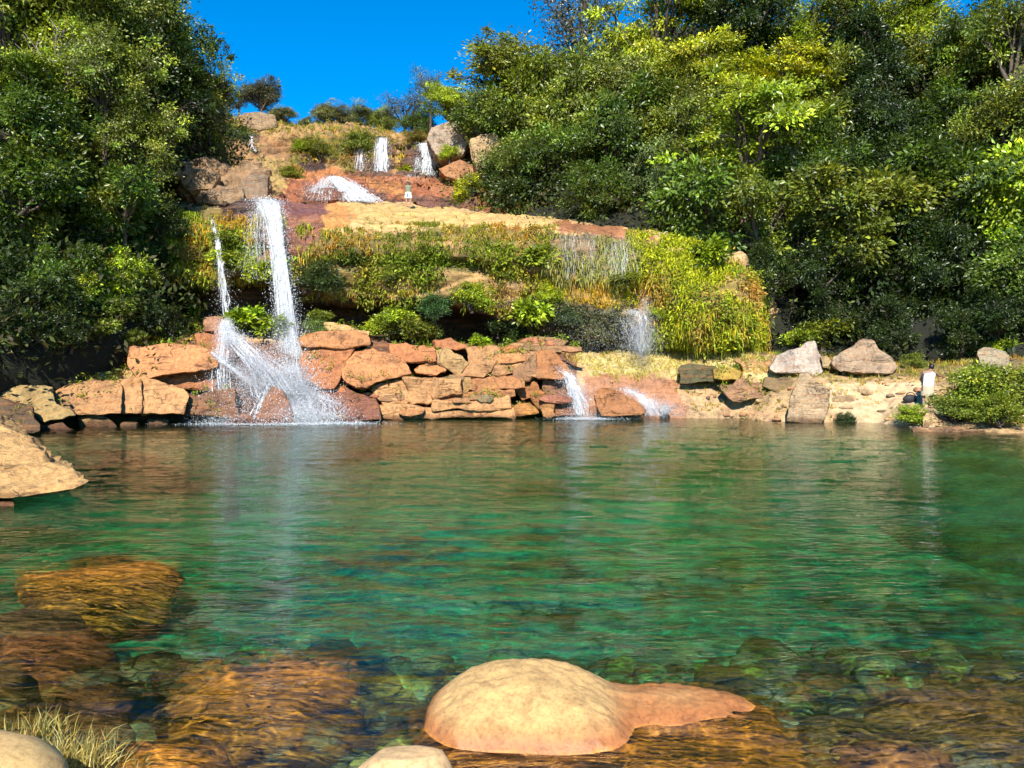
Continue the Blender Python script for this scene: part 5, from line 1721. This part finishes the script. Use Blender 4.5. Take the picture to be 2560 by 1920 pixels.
def joint_plants():
    r = np.random.default_rng(71)
    G, Lf = [], []
    for o in cliff.children:
        if not o.name.startswith('rock_block'):
            continue
        P, Nr = tri_sample(o, 70, r)
        Nr = Nr.copy()
        ok = (Nr[:, 2] > 0.5) & (fbm(P * 0.8, 3, 72) > 0.02) & (P[:, 2] > 0.35)
        P, Nr = P[ok][:14], Nr[ok][:14]
        if len(P) == 0:
            continue
        (G if r.random() < 0.6 else Lf).append((P, Nr))
    parts = []
    for lst, kind in ((G, 0), (Lf, 1)):
        P = np.concatenate([a for a, b in lst])
        Nr = np.concatenate([b for a, b in lst])
        pal = np.array(OLIVE + STRAW[:2] if kind == 0 else GREEN[1:3] + YELLOW[2:3])
        C = pal[r.integers(0, len(pal), len(P))]
        parts.append(blades(P, Nr, C, 9, np.full(len(P), 0.2), 0.008, 1.0, r, 0.6) if kind == 0 else leaf_tufts(P, Nr, C, 14, 0.12, 0.1, r))
    pack('ledge_plants', parts, 'small tufts of grass and leaves in the joints of the ledge blocks', 'plants')


joint_plants()


def undergrowth(hill, n, name, label, seed, pmax=1.0):
    r = np.random.default_rng(seed)
    P, Nr = tri_sample(hill, n, r)
    Nr = np.where(Nr[:, [2]] < 0, -Nr, Nr)
    px, py = proj(P)
    k = (px > -150) & (px < 2710) & (py > -120) & (P[:, 1] < 70)
    P, Nr = P[k], Nr[k]
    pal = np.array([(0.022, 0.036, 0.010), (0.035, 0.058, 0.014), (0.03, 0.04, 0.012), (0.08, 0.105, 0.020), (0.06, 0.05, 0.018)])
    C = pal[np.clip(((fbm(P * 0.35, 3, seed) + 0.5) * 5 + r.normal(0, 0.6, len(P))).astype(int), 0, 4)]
    lift = r.random(len(P)) ** 1.6 * 2.2
    P = P + Nr * lift[:, None]
    o = pack(name, [leaf_tufts(P, Nr, C, 13, 0.28, 0.38, r)], label, 'undergrowth')
    return o


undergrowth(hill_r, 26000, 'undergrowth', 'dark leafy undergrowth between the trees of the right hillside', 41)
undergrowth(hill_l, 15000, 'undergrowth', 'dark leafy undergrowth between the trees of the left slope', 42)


def bank_rubble():
    bm = bmesh.new()
    bmesh.ops.create_icosphere(bm, subdivisions=2, radius=1)
    T = np.array([v.co[:] for v in bm.verts])
    TF = np.array([[v.index for v in f.verts] for f in bm.faces])
    bm.free()
    r = np.random.default_rng(15)
    V, Fc, C, n = [], [], [], 0
    for k in range(260):
        px, py = r.uniform(1700, 2560), r.uniform(905, 1072)
        h = shoot(px, py, [B_CLIFF, B_RB])
        if h is None or h[0].z < 0.02:
            continue
        d = r.lognormal(-2.75, 0.5) * np.array([r.uniform(0.9, 1.6), r.uniform(0.8, 1.3), r.uniform(0.4, 0.8)])
        q = T.copy()
        for c in range(5):
            nn = unit(r.normal(size=3))
            e = q @ nn
            k_ = e > 0.65
            q[k_] -= (e[k_] - 0.65)[:, None] * nn
        P = q * (1 + 0.12 * vnoise(q * 2 + k * 2.3, 3))[:, None] * d
        V.append(P + np.array(h[0]) + np.array([0, 0, d[2] * 0.35]))
        Fc.append(TF + n)
        n += len(T)
        c = np.array([(0.46, 0.31, 0.16), (0.34, 0.24, 0.14), (0.52, 0.36, 0.17), (0.40, 0.20, 0.10), (0.22, 0.17, 0.10)])[r.integers(5)] * r.uniform(0.75, 1.2)
        C.append(np.tile(c, (len(T), 1)))
    m = mesh_np('bank_rubble', np.concatenate(V), np.concatenate(Fc), smooth=False)
    set_col(m, np.concatenate(C))
    o = link('bank_rubble', m, M_SHEET)
    tag(o, 'small broken stones strewn over the right bank', 'rubble', None, 'stuff')


bank_rubble()


def near_grass():
    r = np.random.default_rng(51)
    parts = []
    for (px, py, n, L) in [(115, 1840, 22, 0.13), (60, 1822, 14, 0.10), (215, 1890, 30, 0.16), (180, 1910, 18, 0.14), (265, 1918, 14, 0.14)]:
        p = on_water(px, py) + np.array([0, 0, -0.02])
        P = p + r.normal(size=(n, 3)) * np.array([0.10, 0.08, 0.0])
        Nr = np.tile(np.array([[0.1, 0.0, 1.0]]), (n, 1))
        C = np.array(STRAW)[r.integers(0, 4, n)]
        parts.append(blades(P, Nr, C, 7, np.full(n, L), 0.0028, 0.5, r, 0.32))
    pack('near_grass', parts, 'dry golden grass growing from the water in the bottom left corner', 'grass')


near_grass()


# ------------------------------------------------------------------ falling water
def resample(path, n):
    A = np.array(path, float)
    if A.shape[1] > 4:                      # a cascade that runs over the rock: lay it on the rock
        for a in A:
            h = shoot(a[0], a[1], [B_UP, B_CLIFF])
            if h is not None:
                a[2] = h[0].y - a[4]
    P = np.array([W(a[0], a[1], a[2]) for a in A])
    wd = A[:, 3]
    s = np.concatenate([[0], np.cumsum(np.linalg.norm(np.diff(P, axis=0), axis=1))])
    t = np.linspace(0, s[-1], n)
    return np.stack([np.interp(t, s, P[:, k]) for k in range(3)], 1), np.interp(t, s, wd)


def strands(path, count, wid, r, brk=0.72, wander=0.09):
    P, wd = resample(path, 90)
    N = len(P)
    V, Fc, n = [], [], 0
    for k in range(count):
        a = np.clip(r.normal(0, 0.42), -1, 1)
        if r.random() < brk:
            ln = int(r.uniform(0.08, 0.4) * N) + 3
            i0 = int(r.uniform(0, N - ln))
        else:
            i0, ln = 0, N
        idx = np.arange(i0, min(N, i0 + ln))
        m = len(idx)
        t = idx / N
        wob = wander * (0.3 + t) * vnoise(np.stack([t * 9, 0 * t + k * 1.7, 0 * t], -1), 6)
        c = P[idx] + np.stack([a * wd[idx] * 0.5 + wob, r.normal(0, 0.12) * wd[idx] - 0.05, 0 * t], -1)
        e = np.clip(np.minimum(np.arange(m), m - 1 - np.arange(m)) / 3.0, 0.12, 1)
        w = wid * r.uniform(0.4, 1.5) * e * (0.7 + 0.6 * (vnoise(np.stack([t * 40, 0 * t + k, 0 * t], -1), 8) + 0.5))
        q = r.uniform(-0.9, 0.9)
        side = np.array([math.cos(q), math.sin(q), 0]) * np.abs(w)[:, None]
        V.append(np.stack([c - side, c + side], 1).reshape(-1, 3))
        b = np.arange(m - 1)[:, None] * 2
        Fc.append(b + np.array([[0, 1, 3, 2]]) + n)
        n += 2 * m
    return np.concatenate(V), np.concatenate(Fc)


TET = np.array([[1, 1, 1], [1, -1, -1], [-1, 1, -1], [-1, -1, 1]]) / 1.732
TETF = np.array([[0, 1, 2], [0, 3, 1], [0, 2, 3], [1, 3, 2]])


def drops_mesh(name, C, size, r, stretch=1.6):
    n = len(C)
    s = size * r.lognormal(0, 0.45, n)
    A = unit(r.normal(size=(n, 3)))
    B = unit(np.cross(A, r.normal(size=(n, 3))))
    Cx = np.cross(A, B)
    R3 = np.stack([A, B, Cx], 2)
    V = np.einsum('nij,kj->nki', R3, TET) * s[:, None, None]
    V[..., 2] *= stretch
    V = V + C[:, None, :]
    Fc = (TETF[None] + (np.arange(n) * 4)[:, None, None]).reshape(-1, 3)
    return mesh_np(name, V.reshape(-1, 3), Fc, smooth=True)


def path_drops(path, n, r, spread, t0=0.0, power=1.0, dy=0.3):
    P, wd = resample(path, 200)
    n = int(n * 1.3)
    t = t0 + (1 - t0) * r.random(n) ** (1 / power)
    i = np.clip((t * 199).astype(int), 0, 199)
    s = (wd[i] * 0.5 + spread * t ** 1.3)
    return P[i] + r.normal(size=(n, 3)) * np.stack([s * 0.6, s * dy + 0.05, 0 * s + 0.08], 1)


def cloud(px, py, D, sx, sy, sz, n, r):
    n = int(n * 1.4)
    return W(px, py, D) + r.normal(size=(n, 3)) * np.array([sx, sy, sz])


def mist_material():
    m, nt, out, N = new_mat('mist')
    v = N('ShaderNodeVolumePrincipled')
    v.inputs['Color'].default_value = (0.95, 0.96, 1.0, 1)
    v.inputs['Density'].default_value = 0.34
    v.inputs['Anisotropy'].default_value = 0.0
    nt.links.new(v.outputs[0], out.inputs['Volume'])
    return m


M_MIST = mist_material()


def waterfall(name, label, paths, seed, clouds=(), mist=()):
    """paths: (path, strand count, strand half width, drops, drop size, spread)"""
    r = np.random.default_rng(seed)
    p0 = paths[0][0][-1]
    root = empty(name, W(p0[0], p0[1], p0[2]))
    tag(root, label, 'waterfall')
    off = np.array(root.location)
    SV, SF, n, DC = [], [], 0, []
    dsize = 0.012
    for path, cnt, wid, nd, ds, spread in paths:
        if cnt:
            v, f = strands(path, cnt, wid, r)
            SV.append(v - off)
            SF.append(f + n)
            n += len(v)
        if nd:
            DC.append(path_drops(path, nd, r, spread))
        dsize = ds * 0.55
    for c in clouds:
        DC.append(cloud(*c, r))
    if SV:
        o = link('stream', mesh_np('stream', np.concatenate(SV), np.concatenate(SF)), M_FALL, root)
        tag(o, kind='stuff')
    if DC:
        pts = np.concatenate(DC)
        pts = pts[pts[:, 2] > 0.01]
        o = link('spray', drops_mesh('spray', pts - off, dsize, r), M_SPRAY, root)
        tag(o, kind='stuff')
    for px, py, D, dx, dy_, dz in mist:
        o = link('mist', rock_mesh((dx, dy_, dz), seed + int(px), 0, 0.12, 3), M_MIST, root)
        o.location = tuple(W(px, py, D) - off)
        tag(o, kind='stuff')
    return root


waterfall('waterfall', 'tall main waterfall pouring over the lip left of centre', [
    ([(660, 500, 38.0, 1.3), (672, 510, 36.9, 1.25), (684, 545, 36.1, 0.95), (695, 620, 35.7, 0.7), (708, 720, 35.4, 0.75), (722, 840, 35.0, 0.95), (732, 900, 34.4, 1.2), (738, 960, 32.6, 1.3), (748, 1020, 31.2, 1.6), (760, 1058, 30.3, 2.2)], 260, 0.017, 16000, 0.015, 0.42),
    ([(648, 510, 37.2, 0.6), (646, 540, 36.5, 0.6), (646, 600, 36.2, 0.6), (648, 700, 36.0, 0.7)], 26, 0.008, 900, 0.02, 0.4),
    ([(628, 530, 36.7, 0.5), (627, 600, 36.3, 0.6), (628, 680, 36.0, 0.7)], 12, 0.006, 500, 0.02, 0.4),
    ([(735, 930, 33.4, 0.6), (690, 955, 31.6, 0.8), (668, 990, 30.6, 0.6), (655, 1020, 30.2, 0.5), (640, 1058, 29.9, 0.6)], 40, 0.018, 1200, 0.02, 0.4),
    ([(740, 960, 32.4, 0.5), (790, 985, 31.6, 0.5), (830, 1010, 31.0, 0.7), (840, 1050, 30.6, 1.0)], 26, 0.014, 1500, 0.021, 0.4),
], 61, clouds=[(735, 985, 31.6, 0.55, 0.5, 0.85, 7000), (760, 1045, 30.3, 0.8, 0.4, 0.2, 4000), (720, 890, 33.6, 0.45, 0.4, 0.9, 2500), (800, 1030, 30.8, 0.5, 0.4, 0.5, 2000), (760, 1060, 30.0, 1.3, 0.35, 0.03, 7000)], mist=[(735, 975, 31.2, 0.85, 0.7, 1.2), (745, 1035, 30.2, 1.15, 0.5, 0.55), (712, 830, 34.6, 0.6, 0.5, 1.5)])
waterfall('waterfall', 'thin left waterfall dropping as a single thread beside the main fall', [
    ([(530, 548, 37.4, 0.22), (541, 590, 36.3, 0.2), (551, 660, 35.9, 0.22), (560, 740, 35.6, 0.35), (570, 810, 35.3, 0.5)], 46, 0.016, 1600, 0.017, 0.35),
], 62)
waterfall('waterfall', 'fanning cascade below the thin left fall spreading over the wet rocks', [
    ([(565, 800, 33.4, 0.4), (566, 825, 32.6, 0.7), (590, 850, 31.9, 1.0), (630, 890, 31.4, 1.3), (670, 930, 31.2, 1.6), (700, 985, 30.9, 1.8)], 120, 0.013, 7000, 0.018, 0.45),
    ([(565, 815, 32.8, 0.35), (558, 850, 31.8, 0.5), (553, 910, 31.2, 0.7), (552, 980, 30.9, 0.9), (552, 1055, 30.4, 1.3)], 60, 0.011, 4200, 0.017, 0.4),
    ([(530, 880, 31.3, 0.12), (560, 905, 31.0, 0.2), (600, 935, 30.8, 0.25), (640, 965, 30.6, 0.45), (655, 1000, 30.4, 0.6)], 40, 0.010, 2200, 0.016, 0.2),
], 63, clouds=[(600, 1000, 30.6, 0.7, 0.4, 0.7, 2600), (650, 950, 30.9, 0.5, 0.4, 0.5, 2600), (590, 1050, 30.0, 0.8, 0.3, 0.12, 1500), (600, 1061, 29.8, 1.0, 0.25, 0.03, 3500)], mist=[(640, 930, 30.6, 0.9, 0.5, 0.8), (570, 870, 31.4, 0.4, 0.4, 0.8)])
waterfall('waterfall', 'seeping curtain of fine water threads over the hanging grass right of centre', [
    ([(1420, 572, 38.0, 1.6), (1425, 590, 36.8, 1.6), (1430, 640, 36.2, 1.8), (1432, 700, 36.0, 1.9)], 34, 0.004, 500, 0.014, 0.1),
    ([(1545, 590, 38.0, 1.5), (1548, 612, 36.7, 1.5), (1550, 650, 36.1, 1.6), (1552, 700, 35.9, 1.7)], 60, 0.006, 700, 0.010, 0.1),
    ([(1482, 582, 38.0, 1.4), (1486, 600, 36.8, 1.5), (1490, 650, 36.2, 1.6), (1492, 705, 36.0, 1.7)], 30, 0.004, 500, 0.010, 0.1),
], 64)
waterfall('waterfall', 'misty spout splashing off the mossy ledge at right', [
    ([(1570, 783, 36.0, 0.5), (1595, 778, 35.6, 0.7), (1602, 800, 35.2, 0.8), (1605, 880, 35.0, 0.7)], 40, 0.010, 3000, 0.012, 0.5),
    ([(1560, 795, 35.8, 0.9), (1580, 830, 35.3, 1.1), (1590, 890, 35.1, 1.2)], 10, 0.008, 1500, 0.012, 0.5),
], 65, clouds=[(1615, 770, 35.5, 0.15, 0.1, 0.3, 500), (1600, 850, 35.1, 0.5, 0.3, 0.8, 2200), (1480, 850, 35.4, 1.2, 0.4, 0.6, 1200)], mist=[(1605, 840, 34.9, 0.55, 0.5, 1.0), (1612, 765, 35.2, 0.2, 0.2, 0.45)])
waterfall('waterfall', 'small white waterfall sliding off the orange rocks at right of centre', [
    ([(1372, 900, 34.6, 0.3), (1400, 915, 33.6, 0.5), (1425, 945, 33.0, 0.6), (1440, 985, 32.6, 0.7), (1455, 1040, 32.2, 0.7)], 90, 0.020, 4200, 0.014, 0.4),
], 66, clouds=[(1450, 1010, 32.4, 0.3, 0.25, 0.5, 1800), (1462, 1040, 32.0, 0.5, 0.25, 0.1, 700), (1470, 1047, 31.8, 0.7, 0.2, 0.03, 1800)], mist=[(1445, 990, 32.1, 0.42, 0.35, 0.75)])
waterfall('waterfall', 'low foaming cascade right of the rust coloured boulder', [
    ([(1560, 972, 33.8, 0.5), (1590, 985, 33.1, 0.7), (1620, 1010, 32.7, 0.9), (1635, 1040, 32.2, 1.3)], 60, 0.018, 2400, 0.014, 0.5),
], 67, clouds=[(1640, 1025, 32.3, 0.6, 0.3, 0.2, 1800)], mist=[(1640, 1018, 32.0, 0.8, 0.4, 0.4)])
waterfall('waterfall', 'broad white cascade sloping down the red upper ledge', [
    ([(835, 442, 60.2, 1.2, .25), (850, 452, 59.0, 1.6, .3), (872, 470, 57.0, 2.0, .35), (892, 488, 55, 2.3, .35), (910, 506, 54.6, 2.8, .35)], 420, 0.05, 2500, 0.03, 0.2),
    ([(820, 445, 60.0, 1.2, .25), (808, 462, 58, 1.6, .3), (800, 480, 57.8, 1.9, .3), (795, 502, 55.0, 2.2, .3)], 150, 0.018, 1200, 0.03, 0.2),
], 68)
waterfall('waterfall', 'left thin veil of the upper falls', [
    ([(903, 348, 62.2, 0.4), (903, 380, 61.6, 0.7), (902, 430, 61.2, 1.0)], 50, 0.014, 900, 0.022, 0.4)], 69)
waterfall('waterfall', 'middle veil of the upper falls breaking into beads', [
    ([(956, 345, 62.0, 1.0), (955, 380, 61.4, 1.1), (955, 438, 61.0, 1.2)], 130, 0.024, 2200, 0.024, 0.3)], 70)
waterfall('waterfall', 'right upper waterfall beside the grey boulder', [
    ([(1058, 358, 61.6, 1.0), (1066, 385, 61.0, 1.1), (1072, 440, 60.4, 1.3)], 150, 0.026, 1800, 0.024, 0.3),
    ([(1045, 395, 61.2, 0.4), (1042, 440, 60.8, 0.6)], 16, 0.014, 300, 0.024, 0.3),
    ([(1025, 440, 60.3, 1.6), (1035, 447, 59.6, 2.4)], 60, 0.05, 0, 0.024, 0.3)], 71)
waterfall('waterfall', 'slender fall down the dark cleft at the left end of the upper cliff', [
    ([(628, 340, 61.0, 0.3), (630, 370, 60.6, 0.3), (640, 380, 60.2, 0.5)], 26, 0.03, 100, 0.024, 0.2)], 72)


# ------------------------------------------------------------------ people
def skin_body(name, joints, edges, mat, parent, scale, root_j=0, sub=2):
    m = bpy.data.meshes.new(name)
    m.from_pydata([Vector(j[0]) * scale for j in joints], edges, [])
    o = link(name, m, mat, parent)
    md = o.modifiers.new('skin', 'SKIN')
    for i, j in enumerate(joints):
        rr = j[1]
        rr = rr if isinstance(rr, tuple) else (rr, rr)
        m.skin_vertices[0].data[i].radius = (rr[0] * scale, rr[1] * scale)
        m.skin_vertices[0].data[i].use_root = (i == root_j)
    sd = o.modifiers.new('sub', 'SUBSURF')
    sd.levels = sd.render_levels = sub
    return o


def blob(name, c, dims, mat, parent, sub=3, nz=0.06, seed=1):
    o = link(name, rock_mesh(dims, seed, 0, nz, sub), mat, parent)
    o.location = c
    return o


def loft(name, rings, mat, parent, sides=16):
    """rings: (centre, rx, ry)"""
    a = np.linspace(0, 2 * math.pi, sides, endpoint=False)
    V = np.concatenate([np.stack([c[0] + rx * np.cos(a), c[1] + ry * np.sin(a), c[2] + 0 * a], 1) for c, rx, ry in rings])
    Fc = np.array([(i * sides + j, i * sides + (j + 1) % sides, (i + 1) * sides + (j + 1) % sides, (i + 1) * sides + j) for i in range(len(rings) - 1) for j in range(sides)])
    return link(name, mesh_np(name, V, Fc), mat, parent)


M_SKIN = plain('skin', (0.42, 0.23, 0.15), 0.55, 0.1)
M_SKIN2 = plain('tanned_skin', (0.26, 0.14, 0.09), 0.55, 0.1)
M_HAIR = plain('dark_hair', (0.012, 0.009, 0.008), 0.5, 0.2)
M_WHITE = plain('white_cotton', (0.78, 0.78, 0.76), 0.85, 0.06)
M_MINT = plain('pale_mint_cloth', (0.62, 0.72, 0.66), 0.85, 0.1)
M_TEAL = plain('dark_teal_print', (0.03, 0.14, 0.16), 0.8, 0.1)
M_OLIVE = plain('olive_shirt', (0.16, 0.19, 0.12), 0.85, 0.15)
M_BEIGE = plain('beige_shorts', (0.55, 0.44, 0.30), 0.85, 0.1)
M_BLACK = plain('black_cloth', (0.015, 0.015, 0.018), 0.7, 0.2)


def fingers(c, d):
    """five short finger chains from the palm centre c, pointing along d"""
    d = unit(np.array(d, float))
    s = unit(np.cross(d, np.array([0.2, 0.9, 0.1])))
    n = np.cross(d, s)
    out = []
    for k, (o_, l) in enumerate([(-0.033, 0.065), (-0.012, 0.08), (0.01, 0.085), (0.03, 0.072)]):
        a = np.array(c) + s * o_ + d * 0.04
        out.append((a, a + d * l * 0.55 + n * 0.008, a + d * l + n * 0.03))
    a = np.array(c) - s * 0.035
    out.append((a, a - s * 0.03 + d * 0.03, a - s * 0.035 + d * 0.06))
    return out


def person(loc, face, pose, label, skin, scale, parts):
    root = empty('person', loc)
    root.rotation_euler = (0, 0, face)
    tag(root, label, 'person')
    J, E = [], []

    def j(p, r, link_to=None):
        J.append((p, r))
        if link_to is not None:
            E.append((link_to, len(J) - 1))
        return len(J) - 1
    pel = j(pose['pelvis'], (0.155, 0.11))
    wa = j(pose['waist'], (0.13, 0.095), pel)
    ch = j(pose['chest'], (0.165, 0.115), wa)
    nb = j(pose['neck'], 0.055, ch)
    hb = j(pose['head_base'], 0.07, nb)
    hm = j(pose['head'], (0.082, 0.098), hb)
    ht = j(pose['head_top'], (0.065, 0.08), hm)
    for s in ('l', 'r'):
        sh = j(pose['shoulder_' + s], 0.062, ch)
        el = j(pose['elbow_' + s], 0.043, sh)
        wr = j(pose['wrist_' + s], 0.030, el)
        pa = j(pose['palm_' + s], (0.042, 0.02), wr)
        d = np.array(pose['palm_' + s]) - np.array(pose['wrist_' + s])
        for a, b, c in fingers(pose['palm_' + s], d):
            f1 = j(tuple(a), 0.010, pa)
            f2 = j(tuple(b), 0.009, f1)
            j(tuple(c), 0.008, f2)
        hp = j(pose['hip_' + s], 0.095, pel)
        kn = j(pose['knee_' + s], 0.062, hp)
        an = j(pose['ankle_' + s], 0.042, kn)
        j(pose['toe_' + s], (0.045, 0.03), an)
    skin_body('body', J, E, skin, root, scale, pel, 2)
    h = np.array(pose['head'])
    f = np.array([0, 1.0, 0])
    hair = link('hair', rock_mesh((0.095 * scale, 0.112 * scale, 0.115 * scale), 3, 0, 0.05, 3), M_HAIR, root)
    hair.location = tuple((h + np.array([0, -0.022, 0.035])) * scale)
    for nm, off, dm, mt in (('nose', (0, 0.102, -0.015), (0.014, 0.02, 0.024), skin), ('eye', (0.032, 0.088, 0.012), (0.012, 0.01, 0.009), M_WHITE), ('eye', (-0.032, 0.088, 0.012), (0.012, 0.01, 0.009), M_WHITE),
                            ('mouth', (0, 0.092, -0.055), (0.026, 0.01, 0.009), M_SKIN2), ('ear', (0.085, 0, -0.005), (0.012, 0.025, 0.032), skin), ('ear', (-0.085, 0, -0.005), (0.012, 0.025, 0.032), skin)):
        e = link(nm, rock_mesh(tuple(c * scale for c in dm), 5, 0, 0.0, 2), mt, root)
        e.location = tuple((h + np.array(off)) * scale)
    for nm, rings, mt in parts:
        loft(nm, [((c[0] * scale, c[1] * scale, c[2] * scale), rx * scale, ry * scale) for c, rx, ry in rings], mt, root)
    return root


pose1 = dict(pelvis=(0, 0, 0.93), waist=(0, -0.01, 1.10), chest=(0, 0, 1.30), neck=(0, 0, 1.46), head_base=(0, 0.02, 1.52), head=(0, 0.03, 1.60), head_top=(0, 0.02, 1.67),
             shoulder_l=(-0.18, 0, 1.40), elbow_l=(-0.30, 0.12, 1.52), wrist_l=(-0.13, 0.24, 1.63), palm_l=(-0.07, 0.26, 1.66),
             shoulder_r=(0.18, 0, 1.40), elbow_r=(0.30, 0.12, 1.52), wrist_r=(0.13, 0.24, 1.63), palm_r=(0.07, 0.26, 1.66),
             hip_l=(-0.10, 0, 0.88), knee_l=(-0.12, 0.03, 0.48), ankle_l=(-0.13, -0.01, 0.08), toe_l=(-0.14, 0.14, 0.03),
             hip_r=(0.10, 0, 0.88), knee_r=(0.12, 0.03, 0.48), ankle_r=(0.13, -0.01, 0.08), toe_r=(0.14, 0.14, 0.03))
h = shoot(1021, 519, [B_CLIFF, B_UP])
base1 = h[0] if h else Vector(W(1021, 519, 52))
person((base1.x, base1.y, base1.z - 0.03), math.pi, pose1, 'person with raised arms and pale mint shorts standing on the slab below the upper falls', M_SKIN, 1.0, [
    ('shirt', [((0, 0, 0.96), 0.185, 0.135), ((0, -0.01, 1.1), 0.165, 0.125), ((0, 0, 1.28), 0.20, 0.14), ((0, 0, 1.40), 0.19, 0.12), ((0, 0, 1.455), 0.085, 0.075)], M_OLIVE),
    ('shorts', [((0, 0, 0.60), 0.245, 0.165), ((0, 0, 0.75), 0.235, 0.16), ((0, 0, 0.92), 0.20, 0.145), ((0, 0, 1.0), 0.185, 0.135)], M_MINT),
    ('print', [((0.03, 0.165, 0.66), 0.028, 0.012), ((0.05, 0.168, 0.76), 0.04, 0.012), ((0.03, 0.160, 0.88), 0.035, 0.012)], M_TEAL),
])
pose2 = dict(pelvis=(0, 0, 0.86), waist=(0.02, 0.05, 1.02), chest=(0.05, 0.12, 1.20), neck=(0.10, 0.18, 1.34), head_base=(0.12, 0.21, 1.39), head=(0.14, 0.24, 1.46), head_top=(0.15, 0.25, 1.53),
             shoulder_l=(-0.13, 0.12, 1.29), elbow_l=(-0.22, 0.22, 1.05), wrist_l=(-0.14, 0.38, 0.92), palm_l=(-0.11, 0.43, 0.89),
             shoulder_r=(0.24, 0.14, 1.29), elbow_r=(0.40, 0.28, 1.16), wrist_r=(0.52, 0.44, 1.14), palm_r=(0.56, 0.50, 1.13),
             hip_l=(-0.10, 0, 0.82), knee_l=(-0.12, 0.10, 0.46), ankle_l=(-0.13, -0.02, 0.08), toe_l=(-0.14, 0.13, 0.03),
             hip_r=(0.10, 0, 0.82), knee_r=(0.12, 0.12, 0.46), ankle_r=(0.13, 0.0, 0.08), toe_r=(0.15, 0.15, 0.03))
pc = W(2318, 1056, 29.8)
pz = drop((pc[0], pc[1], 6.0), [B_RB], pc[2])
person((pc[0], pc[1], pz - 0.02), 0.35 * -1, pose2, 'person in white shirt and beige shorts bending toward the big shrub on the bank', M_SKIN2, 1.05, [
    ('shirt', [((0, 0.01, 0.80), 0.20, 0.15), ((0.01, 0.03, 0.95), 0.185, 0.145), ((0.04, 0.09, 1.13), 0.20, 0.15), ((0.06, 0.13, 1.25), 0.205, 0.13), ((0.09, 0.17, 1.325), 0.09, 0.08)], M_WHITE),
    ('shorts', [((0, 0.05, 0.46), 0.225, 0.15), ((0, 0.03, 0.65), 0.22, 0.155), ((0, 0.0, 0.84), 0.19, 0.14)], M_BEIGE),
    ('bag_strap', [((-0.15, -0.03, 0.62), 0.045, 0.04), ((-0.17, -0.02, 0.9), 0.04, 0.035), ((-0.15, 0.07, 1.2), 0.04, 0.035), ((-0.10, 0.12, 1.3), 0.035, 0.03)], M_BLACK),
])
# bag on the slope beside that person
pb = shoot(2272, 1003, [B_RB])
bp_ = pb[0] if pb else Vector(W(2272, 1003, 31))
bag = empty('shoulder_bag', (bp_.x, bp_.y - 0.1, bp_.z - 0.05))
tag(bag, 'black shoulder bag lying on the sand beside the person in white', 'bag')
blob('pouch', (0, 0, 0.14), (0.26, 0.14, 0.17), M_BLACK, bag, 3, 0.12, 4)
tt = np.linspace(0, math.pi, 14)
V_, F_ = tube(np.stack([0.2 * np.cos(tt), 0 * tt - 0.03, 0.2 + 0.2 * np.sin(tt)], 1), np.full(14, 0.018), 6)
link('strap', mesh_np('strap', V_, F_), M_BLACK, bag)
